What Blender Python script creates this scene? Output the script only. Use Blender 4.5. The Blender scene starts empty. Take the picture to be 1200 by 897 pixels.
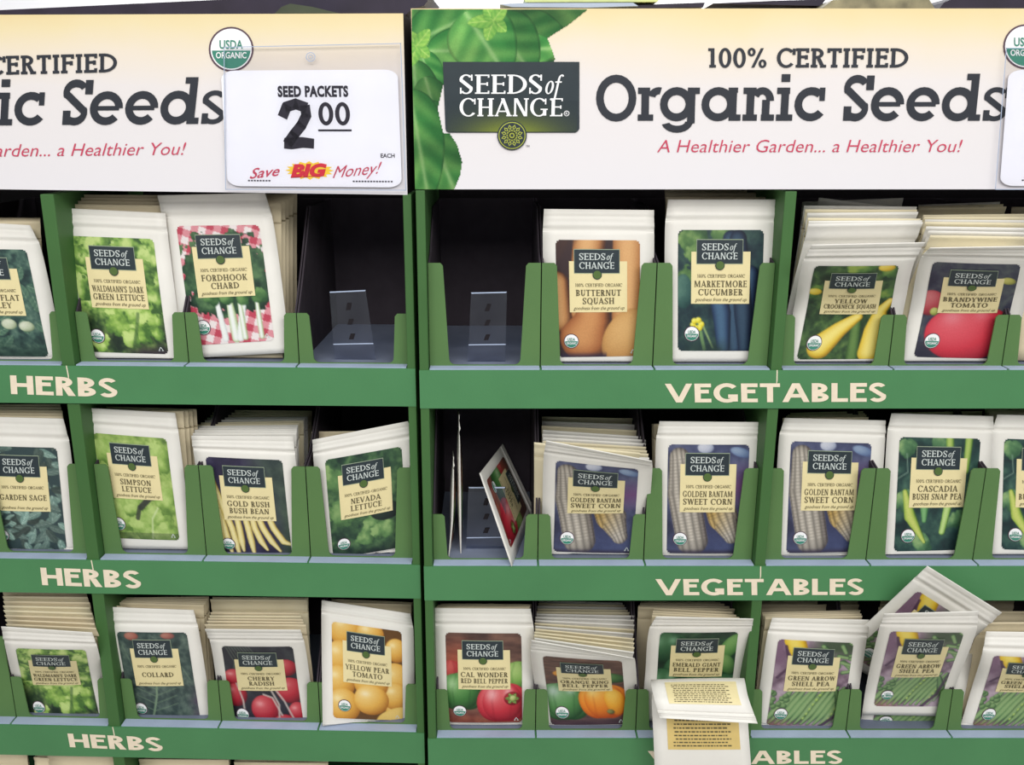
import bpy, math, random
import numpy as np
from mathutils import Vector, Matrix

random.seed(7)
RNG = np.random.default_rng(11)
scene = bpy.context.scene
COL = scene.collection
PI = math.pi

# ------------------------------------------------------------------ camera
FPX, CX, CY = 1100.0, 582.0, 448.5                 # focal length and principal point for a 1200 x 897 frame
PITCH = math.atan(.0623 * FPX / 244.0)             # looking down by about 15.7 degrees
SN, CS = math.sin(PITCH), math.cos(PITCH)
_dn = (430 - CY) / FPX
CAM_Z = 1.30 + SN + _dn * CS
CAM_D = CS - _dn * SN
cd = bpy.data.cameras.new('camera')
cam = bpy.data.objects.new('camera', cd)
COL.objects.link(cam)
cam.location = (0, -CAM_D, CAM_Z)
cam.rotation_euler = (PI / 2 - PITCH, 0, 0)
cd.sensor_fit = 'HORIZONTAL'
cd.sensor_width = 36.0
cd.lens = 36.0 * FPX / 1200.0
cd.shift_x = 18.0 / 1200.0
cd.clip_start = .02
scene.camera = cam

# ------------------------------------------------------------------ light and exposure
scene.view_settings.view_transform = 'Standard'
scene.view_settings.look = 'None'
scene.view_settings.gamma = 1.0
scene.view_settings.use_curve_mapping = False
scene.view_settings.exposure = 0.0
world = bpy.data.worlds.new('shop_air')
scene.world = world
world.use_nodes = True
world.node_tree.nodes['Background'].inputs[0].default_value = (.93, .96, 1.0, 1)
world.node_tree.nodes['Background'].inputs[1].default_value = 0.42

def area(name, loc, target, sx, sy, watts, col=(1, 1, 1)):
    l = bpy.data.lights.new(name, 'AREA')
    l.shape = 'RECTANGLE'; l.size = sx; l.size_y = sy; l.energy = watts; l.color = col
    o = bpy.data.objects.new(name, l); COL.objects.link(o)
    o.location = loc
    o.rotation_euler = (Vector(target) - Vector(loc)).to_track_quat('-Z', 'Y').to_euler()
    return o
area('fluorescent_row', (.25, -2.2, 2.75), (.1, 0, 1.1), 3.4, .9, 68, (1.0, .985, .96))
area('fluorescent_row', (.5, -.55, 3.1), (.2, .1, 1.0), 3.4, .35, 15, (.97, .98, 1.0))
area('fluorescent_row', (.3, 1.3, 3.1), (.3, 1.9, 1.5), 3.4, .5, 60, (1.0, 1.0, 1.0))

# ------------------------------------------------------------------ materials
def lin(c):
    c = np.asarray(c, float) / 255.0
    return np.where(c <= .04045, c / 12.92, ((c + .055) / 1.055) ** 2.4)

def mat(name, rgb, rough=.55, spec=.35, var=.06, scale=40, bump=0.0, bscale=300, metal=0):
    m = bpy.data.materials.new(name); m.use_nodes = True
    nt = m.node_tree; b = nt.nodes['Principled BSDF']
    b.inputs['Roughness'].default_value = rough
    b.inputs['Specular IOR Level'].default_value = spec
    b.inputs['Metallic'].default_value = metal
    c = lin(rgb)
    tc = nt.nodes.new('ShaderNodeTexCoord')
    if var > 0:
        n = nt.nodes.new('ShaderNodeTexNoise'); n.inputs['Scale'].default_value = scale; n.inputs['Detail'].default_value = 4
        nt.links.new(tc.outputs['Object'], n.inputs['Vector'])
        r = nt.nodes.new('ShaderNodeValToRGB')
        r.color_ramp.elements[0].position = .3; r.color_ramp.elements[1].position = .7
        r.color_ramp.elements[0].color = (*np.clip(c * (1 - var), 0, 1), 1)
        r.color_ramp.elements[1].color = (*np.clip(c * (1 + var), 0, 1), 1)
        nt.links.new(n.outputs['Fac'], r.inputs[0]); nt.links.new(r.outputs[0], b.inputs['Base Color'])
    else:
        b.inputs['Base Color'].default_value = (*c, 1)
    if bump > 0:
        n2 = nt.nodes.new('ShaderNodeTexNoise'); n2.inputs['Scale'].default_value = bscale; n2.inputs['Detail'].default_value = 3
        nt.links.new(tc.outputs['Object'], n2.inputs['Vector'])
        bp = nt.nodes.new('ShaderNodeBump'); bp.inputs['Strength'].default_value = bump; bp.inputs['Distance'].default_value = .002
        nt.links.new(n2.outputs['Fac'], bp.inputs['Height']); nt.links.new(bp.outputs[0], b.inputs['Normal'])
    return m

def mat_attr(name, rough=.4, spec=.35):            # printed photograph: colours come from the print's own colour attribute
    m = bpy.data.materials.new(name); m.use_nodes = True
    nt = m.node_tree; b = nt.nodes['Principled BSDF']
    a = nt.nodes.new('ShaderNodeVertexColor'); a.layer_name = 'print'
    tc = nt.nodes.new('ShaderNodeTexCoord')
    n = nt.nodes.new('ShaderNodeTexNoise'); n.inputs['Scale'].default_value = 900; n.inputs['Detail'].default_value = 2
    mx = nt.nodes.new('ShaderNodeMix'); mx.data_type = 'RGBA'; mx.blend_type = 'OVERLAY'; mx.inputs[0].default_value = .18
    nt.links.new(tc.outputs['Object'], n.inputs['Vector'])
    nt.links.new(a.outputs['Color'], mx.inputs[6]); nt.links.new(n.outputs['Fac'], mx.inputs[7])
    nt.links.new(mx.outputs[2], b.inputs['Base Color'])
    b.inputs['Roughness'].default_value = rough; b.inputs['Specular IOR Level'].default_value = spec
    return m

def mat_header():                                  # printed card: pale straw band along the top fading to white
    m = bpy.data.materials.new('header_card'); m.use_nodes = True
    nt = m.node_tree; b = nt.nodes['Principled BSDF']
    tc = nt.nodes.new('ShaderNodeTexCoord'); sp = nt.nodes.new('ShaderNodeSeparateXYZ')
    n = nt.nodes.new('ShaderNodeTexNoise'); n.inputs['Scale'].default_value = 9; n.inputs['Detail'].default_value = 3
    ad = nt.nodes.new('ShaderNodeMath'); ad.operation = 'MULTIPLY_ADD'; ad.inputs[1].default_value = .03
    mr = nt.nodes.new('ShaderNodeMapRange')
    mr.inputs['From Min'].default_value = 1.500; mr.inputs['From Max'].default_value = 1.672
    r = nt.nodes.new('ShaderNodeValToRGB'); e = r.color_ramp.elements
    e[0].position = 0; e[0].color = (*lin((224, 221, 224)), 1)
    e[1].position = 1; e[1].color = (*lin((226, 206, 156)), 1)
    for p, c in ((.60, (224, 218, 216)), (.78, (228, 216, 198)), (.92, (228, 212, 170))):
        q = e.new(p); q.color = (*lin(c), 1)
    nt.links.new(tc.outputs['Object'], sp.inputs[0]); nt.links.new(tc.outputs['Object'], n.inputs['Vector'])
    nt.links.new(n.outputs['Fac'], ad.inputs[0]); nt.links.new(sp.outputs['Z'], ad.inputs[2])
    nt.links.new(ad.outputs[0], mr.inputs['Value']); nt.links.new(mr.outputs[0], r.inputs[0])
    nt.links.new(r.outputs[0], b.inputs['Base Color'])
    b.inputs['Roughness'].default_value = .42; b.inputs['Specular IOR Level'].default_value = .3
    return m

def mat_clear(name, tint=(235, 240, 250), rough=.08, gloss=.02, blend=.16):   # thin clear plastic film
    m = bpy.data.materials.new(name); m.use_nodes = True
    nt = m.node_tree
    for n in list(nt.nodes): nt.nodes.remove(n)
    out = nt.nodes.new('ShaderNodeOutputMaterial')
    t = nt.nodes.new('ShaderNodeBsdfTransparent'); t.inputs[0].default_value = (*lin(tint), 1)
    g = nt.nodes.new('ShaderNodeBsdfGlossy'); g.inputs['Roughness'].default_value = rough
    lw = nt.nodes.new('ShaderNodeLayerWeight'); lw.inputs[0].default_value = blend
    n = nt.nodes.new('ShaderNodeTexNoise'); n.inputs['Scale'].default_value = 30
    tc = nt.nodes.new('ShaderNodeTexCoord')
    ma = nt.nodes.new('ShaderNodeMath'); ma.operation = 'MULTIPLY_ADD'; ma.inputs[1].default_value = gloss
    mix = nt.nodes.new('ShaderNodeMixShader')
    nt.links.new(tc.outputs['Object'], n.inputs['Vector'])
    nt.links.new(n.outputs['Fac'], ma.inputs[0]); nt.links.new(lw.outputs['Fresnel'], ma.inputs[2])
    nt.links.new(ma.outputs[0], mix.inputs[0]); nt.links.new(t.outputs[0], mix.inputs[1]); nt.links.new(g.outputs[0], mix.inputs[2])
    nt.links.new(mix.outputs[0], out.inputs[0])
    return m

M = dict(
    header=mat_header(), print=mat_attr('printed_photo'), print_matte=mat_attr('printed_board', .55, .25),
    fascia=mat('green_board', (73, 128, 82), .5, .35, .05, 14, .05, 500),
    flap=mat('olive_green_board', (86, 120, 70), .55, .3, .05, 16, .05, 500),
    wall=mat('leaf_green_board', (63, 102, 54), .55, .3, .06, 12),
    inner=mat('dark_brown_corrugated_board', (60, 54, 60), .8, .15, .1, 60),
    tray_floor=mat('grey_blue_board', (112, 120, 138), .6, .3, .08, 30), plate_rim=mat('dull_sage_ink', (150, 164, 140), .45, .3, .02, 60),
    black=mat('black_board', (30, 26, 30), .8, .2, .1, 20),
    lip=mat('pale_blue_grey_board', (163, 176, 199), .6, .3, .05, 30),
    pouch=mat('white_paper_pouch', (229, 226, 218), .5, .35, .03, 25, .12, 120),
    pouch_cream_shade=mat('cream_shaded_paper_pouch', (218, 204, 172), .55, .3, .05, 25, .12, 120),  # warm light bouncing between queued packets, tinted into the paper colour
    pouch_yellow=mat('straw_paper_pouch', (228, 217, 184), .55, .3, .06, 25, .12, 120),
    tag=mat('straw_yellow_print', (226, 212, 162), .45, .3, .03, 60),
    tan=mat('beige_print', (216, 190, 120), .5, .3, .05, 60),
    slate=mat('slate_print', (43, 53, 58), .4, .35, .06, 80),
    slate_green=mat('moss_green_print', (80, 104, 52), .4, .35, .06, 80),
    white=mat('white_ink', (240, 240, 240), .45, .3, .02, 60),
    pale=mat('pale_ink', (200, 208, 204), .45, .3, .02, 60),
    cream_ink=mat('cream_ink', (232, 217, 193), .5, .3, .05, 90),
    ink=mat('charcoal_ink', (46, 49, 56), .45, .3, .04, 60),
    ink_name=mat('olive_grey_ink', (96, 88, 62), .5, .3, .05, 60),
    black_ink=mat('black_ink', (38, 34, 46), .45, .3, .03, 60),
    red_ink=mat('crimson_ink', (196, 66, 92), .45, .3, .03, 60),
    bright_red=mat('bright_red_ink', (214, 48, 66), .45, .3, .03, 60),
    yellow_ink=mat('yellow_ink', (250, 214, 60), .45, .3, .05, 90),
    seal_green=mat('seal_green_ink', (62, 132, 112), .45, .3, .04, 60),
    seal_ring=mat('seal_plum_ink', (88, 66, 78), .45, .3, .04, 60),
    lime=mat('lime_ink', (172, 180, 70), .45, .3, .05, 60),
    card=mat('white_card', (244, 244, 250), .4, .35, .02, 20),
    film=mat_clear('clear_film', (253, 253, 254)), film_blue=mat_clear('clear_plastic', (232, 236, 246), .12, .08, .3),
    shelf_wall=mat('white_paint', (238, 238, 240), .7, .2, .02, 3),
    floor_tile=mat('pale_floor_tile', (196, 190, 182), .35, .4, .06, 4),
    plum=mat('dark_plum_print', (38, 32, 50), .5, .3, .25, 25),
    mottled=mat('mottled_olive_print', (122, 116, 92), .4, .4, .5, 45), dim_green=mat('dim_green_print', (58, 66, 52), .5, .3, .2, 30), pale_lime=mat('pale_lime_print', (196, 204, 140), .45, .3, .1, 40),
)

# ------------------------------------------------------------------ mesh helpers
class MB:
    def __init__(self): self.v = []; self.f = []; self.m = []; self.n = 0
    def raw(self, v, f, mi=0):
        v = np.asarray(v, float).reshape(-1, 3)
        self.v.append(v); self.f += [tuple(int(i) + self.n for i in q) for q in f]
        self.m += [mi] * len(f); self.n += len(v)
    def polys(self, polys, mi=0):
        for p in polys: self.raw(p, [range(len(p))], mi)
    def box(self, x0, x1, y0, y1, z0, z1, mi=0, skip=()):
        v = [(x, y, z) for z in (z0, z1) for y in (y0, y1) for x in (x0, x1)]
        fs = dict(b=(0, 2, 3, 1), t=(4, 5, 7, 6), f=(0, 1, 5, 4), k=(2, 6, 7, 3), l=(0, 4, 6, 2), r=(1, 3, 7, 5))
        self.raw(v, [q for k, q in fs.items() if k not in skip], mi)
    def prism(self, prof, axis, a0, a1, mi=0):      # prof: 2D outline; axis 'x' -> (y,z), 'y' -> (x,z), 'z' -> (x,y)
        n = len(prof)
        def P(p, a):
            return {'x': (a, p[0], p[1]), 'y': (p[0], a, p[1]), 'z': (p[0], p[1], a)}[axis]
        v = [P(p, a0) for p in prof] + [P(p, a1) for p in prof]
        f = [tuple(range(n)), tuple(range(2 * n - 1, n - 1, -1))] + [(i, i + n, (i + 1) % n + n, (i + 1) % n) for i in range(n)]
        self.raw(v, f, mi)
    def build(self, name, mats, parent=None, smooth=False, origin=(0, 0, 0), colors=None, bevel=0):
        me = bpy.data.meshes.new(name)
        V = (np.concatenate(self.v) if self.v else np.zeros((0, 3))) - np.asarray(origin, float)
        me.from_pydata(V.tolist(), [], self.f)
        for m in (mats if isinstance(mats, (list, tuple)) else [mats]): me.materials.append(m)
        me.polygons.foreach_set('material_index', self.m)
        if smooth: me.polygons.foreach_set('use_smooth', [True] * len(self.f))
        if colors is not None:
            a = me.color_attributes.new('print', 'FLOAT_COLOR', 'POINT')
            a.data.foreach_set('color', np.concatenate([lin(np.clip(colors, 0, 1) * 255), np.ones((len(colors), 1))], 1).ravel())
        me.update()
        o = bpy.data.objects.new(name, me); COL.objects.link(o)
        if parent is not None: o.parent = parent
        if bevel:
            b = o.modifiers.new('soft_edge', 'BEVEL'); b.width = bevel; b.segments = 2; b.limit_method = 'ANGLE'
        return o

def tag(o, label=None, cat=None, group=None, kind=None):
    if label: o['label'] = label
    if cat: o['category'] = cat
    if group: o['group'] = group
    if kind: o['kind'] = kind
    return o

def thing(name, label, cat, loc=(0, 0, 0), group=None, rz=0):
    o = bpy.data.objects.new(name, None); o.empty_display_size = .02; COL.objects.link(o)
    o.location = loc; o.rotation_euler = (0, 0, rz)
    return tag(o, label, cat, group)

# ------------------------------------------------------------------ measuring: from a place in the photo to a point of a real plane
CAM = np.array([0, -CAM_D, CAM_Z])
class Unit:                                        # one display: its front plane, turned a little about the vertical
    def __init__(s, ox, oy, a):
        s.o = np.array([ox, oy, 0.0]); s.a = a
        s.ex = np.array([math.cos(a), -math.sin(a), 0]); s.ey = np.array([math.sin(a), math.cos(a), 0])
    def hit(s, px, py, dy=0.0):
        r = (px - CX) / FPX; d = (py - CY) / FPX
        v = np.array([r, CS - d * SN, -SN - d * CS])
        t = (dy - (CAM - s.o) @ s.ey) / (v @ s.ey)
        return CAM + t * v
    def loc(s, p): q = np.asarray(p) - s.o; return np.array([q @ s.ex, q @ s.ey, q[2]])
    def at(s, px, py, dy=0.0): return s.loc(s.hit(px, py, dy))
    def world(s, l): return s.o + s.ex * l[0] + s.ey * l[1] + np.array([0, 0, l[2]])
RU = Unit(0, 0, 0)
LU = Unit(-.0875, .010, math.radians(1.8))

# ------------------------------------------------------------------ lettering
def arc(cx, cy, rx, ry, a0, a1, T, t):
    n = max(4, int(abs(a1 - a0) / 15)); A = np.radians(np.linspace(a0, a1, n + 1)); out = []
    o = np.stack([cx + rx * np.cos(A), cy + ry * np.sin(A)], 1)
    i = np.stack([cx + max(rx - T, .001) * np.cos(A), cy + max(ry - t, .001) * np.sin(A)], 1)
    return [np.array([o[k], o[k + 1], i[k + 1], i[k]]) for k in range(n)]
def seg(x0, y0, x1, y1, w):                        # slanted stroke with level ends
    return [np.array([(x0, y0), (x0 + w, y0), (x1 + w, y1), (x1, y1)])]
def rect(x0, y0, x1, y1): return [np.array([(x0, y0), (x1, y0), (x1, y1), (x0, y1)])]

def glyph(ch, T, t, s):                            # T thick stroke, t thin stroke, s serif length; cap height 1
    g = []
    def stem(x, y0=0, y1=1, w=T, bot=True, top=True):
        g.extend(rect(x, y0, x + w, y1))
        if s > 0:
            if bot: g.extend(rect(x - s, y0, x + w + s, y0 + t))
            if top: g.extend(rect(x - s, y1 - t, x + w + s, y1))
    def tick(x, y0, y1):
        if s > 0: g.extend(rect(x - t, y0, x, y1))
    o = s
    if ch == ' ': return [], .32
    if ch == 'I': stem(o); w = T + 2 * s
    elif ch in 'EFL':
        stem(o); W = o + .56
        if ch in 'EF': g += rect(o, 1 - t, W, 1); tick(W, 1 - t - s * 1.3, 1); g += rect(o, .48, W - .08, .48 + t); tick(W - .06, .42, .56 + t * .6)
        if ch in 'EL': g += rect(o, 0, W, t); tick(W, 0, t + s * 1.3)
        w = W
    elif ch == 'T':
        W = .68; stem(W / 2 - T / 2, top=False); g += rect(0, 1 - t, W, 1); tick(W, 1 - t - s * 1.3, 1); tick(t, 1 - t - s * 1.3, 1); w = W
    elif ch == 'H': stem(o); stem(o + .52); g += rect(o, .5 - t / 2, o + .6, .5 + t / 2); w = 2 * o + .52 + T
    elif ch == 'D': stem(o); g += arc(o + T, .5, .62, .5, -90, 90, T, t) + rect(o, 0, o + T, t) + rect(o, 1 - t, o + T, 1); w = o + .62 + T
    elif ch in 'BPR':
        stem(o); x = o + .2; ry = .27
        g += rect(o, 1 - t, x, 1) + rect(o, .46, x, .46 + t) + arc(x, 1 - ry, .33, ry, -90, 90, T, t); w = x + .35
        if ch == 'B': g += rect(o, 0, x, t) + arc(x, .25, .37, .25, -90, 90, T, t); w = x + .39
        if ch == 'R':
            g += [np.array([(x, .48), (x + T * 1.1, .48), (x + .42, 0), (x + .42 - T * 1.15, 0)])]; w = x + .42
            if s > 0: g += rect(x + .42 - T * 1.15 - s * .6, 0, x + .42 + s * .6, t)
    elif ch in 'OQ':
        g += arc(.46, .5, .46, .52, 0, 360, T, t); w = .92
        if ch == 'Q': g += [np.array([(.48, .12), (.62, .16), (.92, -.14), (.74, -.16)])]
    elif ch in 'CG':
        g += arc(.45, .5, .45, .52, 42, 320, T, t); g += rect(.74, .66, .74 + t, .98) if s > 0 else []; w = .82
        if ch == 'G': g += rect(.82 - T, .04, .82, .42) + rect(.82 - T - max(s, .12), .42 - t, .82 + s, .42); w = .86 + s
    elif ch == 'S':
        r = (1 + (T + t) / 2 * .9) / 4; mid = (T + t) / 2
        g += arc(.29, 1 - r + .015, .29, r, 30, 205, T * .8, t) + arc(.29, r - .015, .29, r, -150, 25, T * .8, t)
        g += [np.array([(.0, 1 - r - .06), (T * .85, 1 - r + .03), (.58, r + .06), (.58 - T * .85, r - .03)])]
        if s > 0: g += rect(.50, .68, .50 + t, 1.0) + rect(.02, 0, .02 + t, .32)
        w = .6
    elif ch == 'A':
        W = .8 if s else .92; g += seg(0.0, 0, W / 2 - (t * .7 if s else T * .6), 1, max(t, T * .55) if s else T) + seg(W - T, 0, W / 2 - (T * .7 if s else T * .4), 1, T) + rect(.2, .24, W - .2, .24 + t); w = W
        if s > 0: g += rect(-s * .5, 0, .02 + t + s, t) + rect(W - T - s, 0, W + s * .5, t)
    elif ch == 'V':
        W = .78 if s else .92; k = max(t, T * .6) if s else T; g += seg(W / 2 - T * .5, 0, 0, 1, T) + seg(W / 2 - k * .5, 0, W - k, 1, k); w = W
        if s > 0: g += rect(-s * .5, 1 - t, T + s * .6, 1) + rect(W - t - s, 1 - t, W + s * .5, 1)
    elif ch == 'W':
        g += seg(.26, 0, 0, 1, T) + seg(.27, 0, .48, 1, t) + seg(.70, 0, .44, 1, T) + seg(.72, 0, .98, 1, t); w = 1.04
        if s > 0: g += rect(-s * .5, 1 - t, T + s * .6, 1) + rect(.98 - s, 1 - t, 1.0 + s * .8, 1)
    elif ch == 'N':
        stem(o, w=max(t, T * .6), top=False); stem(o + .56, w=max(t, T * .6), bot=False); g += seg(o + .6 - T * .6, 0, o, 1, T); w = 2 * o + .66
    elif ch == 'M':
        stem(o, w=max(t, T * .6), top=False); stem(o + .74, w=T, top=False); g += seg(o + .36, .05, o, 1, T) + seg(o + .38, .05, o + .74, 1, t); w = 2 * o + .78 + T
    elif ch == 'K':
        stem(o); g += seg(o + T, .42, o + .5, 1, t * 1.2) + seg(o + .62 - T, 0, o + T, .56, T); w = o + .68
        if s > 0: g += rect(o + .4, 1 - t, o + .66, 1) + rect(o + .42, 0, o + .68, t)
    elif ch == 'Y':
        W = .74; stem(W / 2 - T / 2, 0, .5, top=False); g += seg(W / 2 - T / 2, .45, 0, 1, T) + seg(W / 2 - t / 2, .45, W - t, 1, t); w = W
        if s > 0: g += rect(-s * .5, 1 - t, T + s * .6, 1) + rect(W - t - s, 1 - t, W + s * .5, 1)
    elif ch == 'U':
        g += rect(o, .35, o + T, 1) + rect(o + .6 - t, .35, o + .6, 1) + arc(o + .3, .35, .3, .37, 180, 360, T, t); w = 2 * o + .6
        if s > 0: g += rect(0, 1 - t, o + T + s, 1) + rect(o + .6 - t - s, 1 - t, o + .6 + s, 1)
    elif ch == '1': stem(.12, top=False); g += rect(0, 1 - t, .12 + T, 1); w = .24 + T
    elif ch == '0': g += arc(.3, .5, .3, .52, 0, 360, T, t); w = .6
    elif ch == '%': g += arc(.19, .8, .19, .22, 0, 360, T * .75, t * .75) + arc(.71, .2, .19, .22, 0, 360, T * .75, t * .75) + seg(.18, 0, .62, 1, t); w = .9
    elif ch == "'": g += rect(.05, .72, .05 + T * .7, 1); w = .15
    else: w = .4
    return g, w

def lower(ch, T):                                  # geometric slab-serif small letters, x-height .735
    h = .735; r = h / 2 + .012; g = []; q = T * .8; R = lambda *a: g.extend(rect(*a)); cy = h / 2
    if ch == 'r': R(.08, 0, .08 + T, h); R(0, 0, .32 + T * .2, q); R(0, h - q, .1 + T, h); g.extend(arc(.08 + T + .22, h - .24, .26, .25, 75, 165, T, T * .9)); return g, .47
    if ch == 'n': R(.08, 0, .08 + T, h); R(0, 0, .33, q); R(0, h - q, .12 + T, h); g.extend(arc(.08 + T + .18, h - .29, .27, .3, 0, 150, T, T * .9)); R(.53 - T + .08, 0, .61, h - .27); R(.42, 0, .72, q); return g, .73
    if ch == 'i': R(.10, 0, .10 + T, h); R(0, 0, .2 + T, q); R(0, h - q, .12 + T, h); R(.085, .86, .10 + T * 1.05, 1.03); return g, .2 + T
    if ch == 'c': g += arc(r, cy, r, r, 48, 322, T, T); R(.56, h * .60, .56 + T * .72, h + .0); return g, .72
    if ch == 'e': g += arc(r, cy, r, r, 0, 318, T, T); R(T * .6, cy - .05, 2 * r - T * .5, cy + .05); return g, .775
    if ch in 'adg':
        g += arc(r, cy, r, r, 0, 360, T, T); x = 2 * r - T * .75
        if ch == 'a': R(x, 0, x + T, h); R(x, 0, x + T + .1, q); R(x - .02, h - q * .8, x + T + .02, h)
        if ch == 'd': R(x, 0, x + T, 1.04); R(x, 0, x + T + .1, q); R(x - .11, 1.04 - q, x + T, 1.04)
        if ch == 'g': R(x, -.06, x + T, h); R(x, h - q, x + T + .1, h); g.extend(arc(r + .02, -.02, r - .02, .25, 195, 360, T, T * .9))
        return g, x + T + .11
    if ch == 's':
        g2, w = glyph('S', T * .98, T * .85, .06)
        return [p * np.array([.95, h]) for p in g2], .56
    return g, .3

def text(st, T=.16, t=.07, s=.07, gap=.1, slab=False):
    x = 0; out = []
    for ch in st:
        g, w = lower(ch, T) if ch.islower() and slab else glyph(ch, T, t, s)
        out += [p + np.array([x, 0]) for p in g]; x += w + gap
    return out, max(x - gap, .01)

def font_text(st, shear=0.0, offset=0.0, space=1.0):  # Blender's own built-in face
    cu = bpy.data.curves.new('lettering', 'FONT'); cu.body = st; cu.size = 1; cu.shear = shear; cu.offset = offset
    cu.space_character = space; cu.fill_mode = 'FRONT'; cu.resolution_u = 3
    ob = bpy.data.objects.new('lettering', cu); COL.objects.link(ob)
    dg = bpy.context.evaluated_depsgraph_get(); me = ob.evaluated_get(dg).to_mesh()
    co = np.array([v.co[:2] for v in me.vertices]).reshape(-1, 2)
    fs = [list(p.vertices) for p in me.polygons]
    ob.evaluated_get(dg).to_mesh_clear(); bpy.data.objects.remove(ob); bpy.data.curves.remove(cu)
    if not len(co): return [], .01
    lo, hi = co.min(0), co.max(0)
    co = co - np.array([lo[0], 0]); co[:, 1] /= .73
    return [co[f] for f in fs], hi[0] - lo[0]

def disc2(cx, cy, r, n=28, ry=None): a = np.linspace(0, 2 * PI, n, endpoint=False); return np.stack([cx + r * np.cos(a), cy + (ry or r) * np.sin(a)], 1)
def rrect(x0, y0, x1, y1, r, n=5):
    pts = []
    for cx, cy, a in ((x1 - r, y0 + r, -90), (x1 - r, y1 - r, 0), (x0 + r, y1 - r, 90), (x0 + r, y0 + r, 180)):
        A = np.radians(np.linspace(a, a + 90, n)); pts += [(cx + r * math.cos(q), cy + r * math.sin(q)) for q in A]
    return np.array(pts)

# ------------------------------------------------------------------ the photographs printed on the packets (colour per point, painted in the print's own u,v)
PW, PH = 84, 112                                   # points across and down a print
def vnoise(sx, sy, seed, w=PW, h=PH):
    r = np.random.default_rng(seed); g = r.random((int(sy) + 3, int(sx) + 3))
    X = np.linspace(0, sx, w); Y = np.linspace(0, sy, h)
    xi = X.astype(int); yi = Y.astype(int); fx = X - xi; fy = Y - yi
    fx = fx * fx * (3 - 2 * fx); fy = fy * fy * (3 - 2 * fy)
    a = g[np.ix_(yi, xi)] * (1 - fx) + g[np.ix_(yi, xi + 1)] * fx
    b = g[np.ix_(yi + 1, xi)] * (1 - fx) + g[np.ix_(yi + 1, xi + 1)] * fx
    return a * (1 - fy)[:, None] + b * fy[:, None]
def fbm(s, seed, oct=4, w=PW, h=PH):
    o = np.zeros((h, w)); a = .5
    for k in range(oct): o += a * vnoise(s * 2 ** k, s * 1.3 * 2 ** k, seed + k, w, h); a *= .55
    return (o - o.min()) / (o.max() - o.min() + 1e-9)
def ramp(f, stops):
    xs = [p for p, _ in stops]; cs = np.array([c for _, c in stops], float)
    return np.stack([np.interp(f, xs, cs[:, k]) for k in range(3)], -1)

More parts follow.
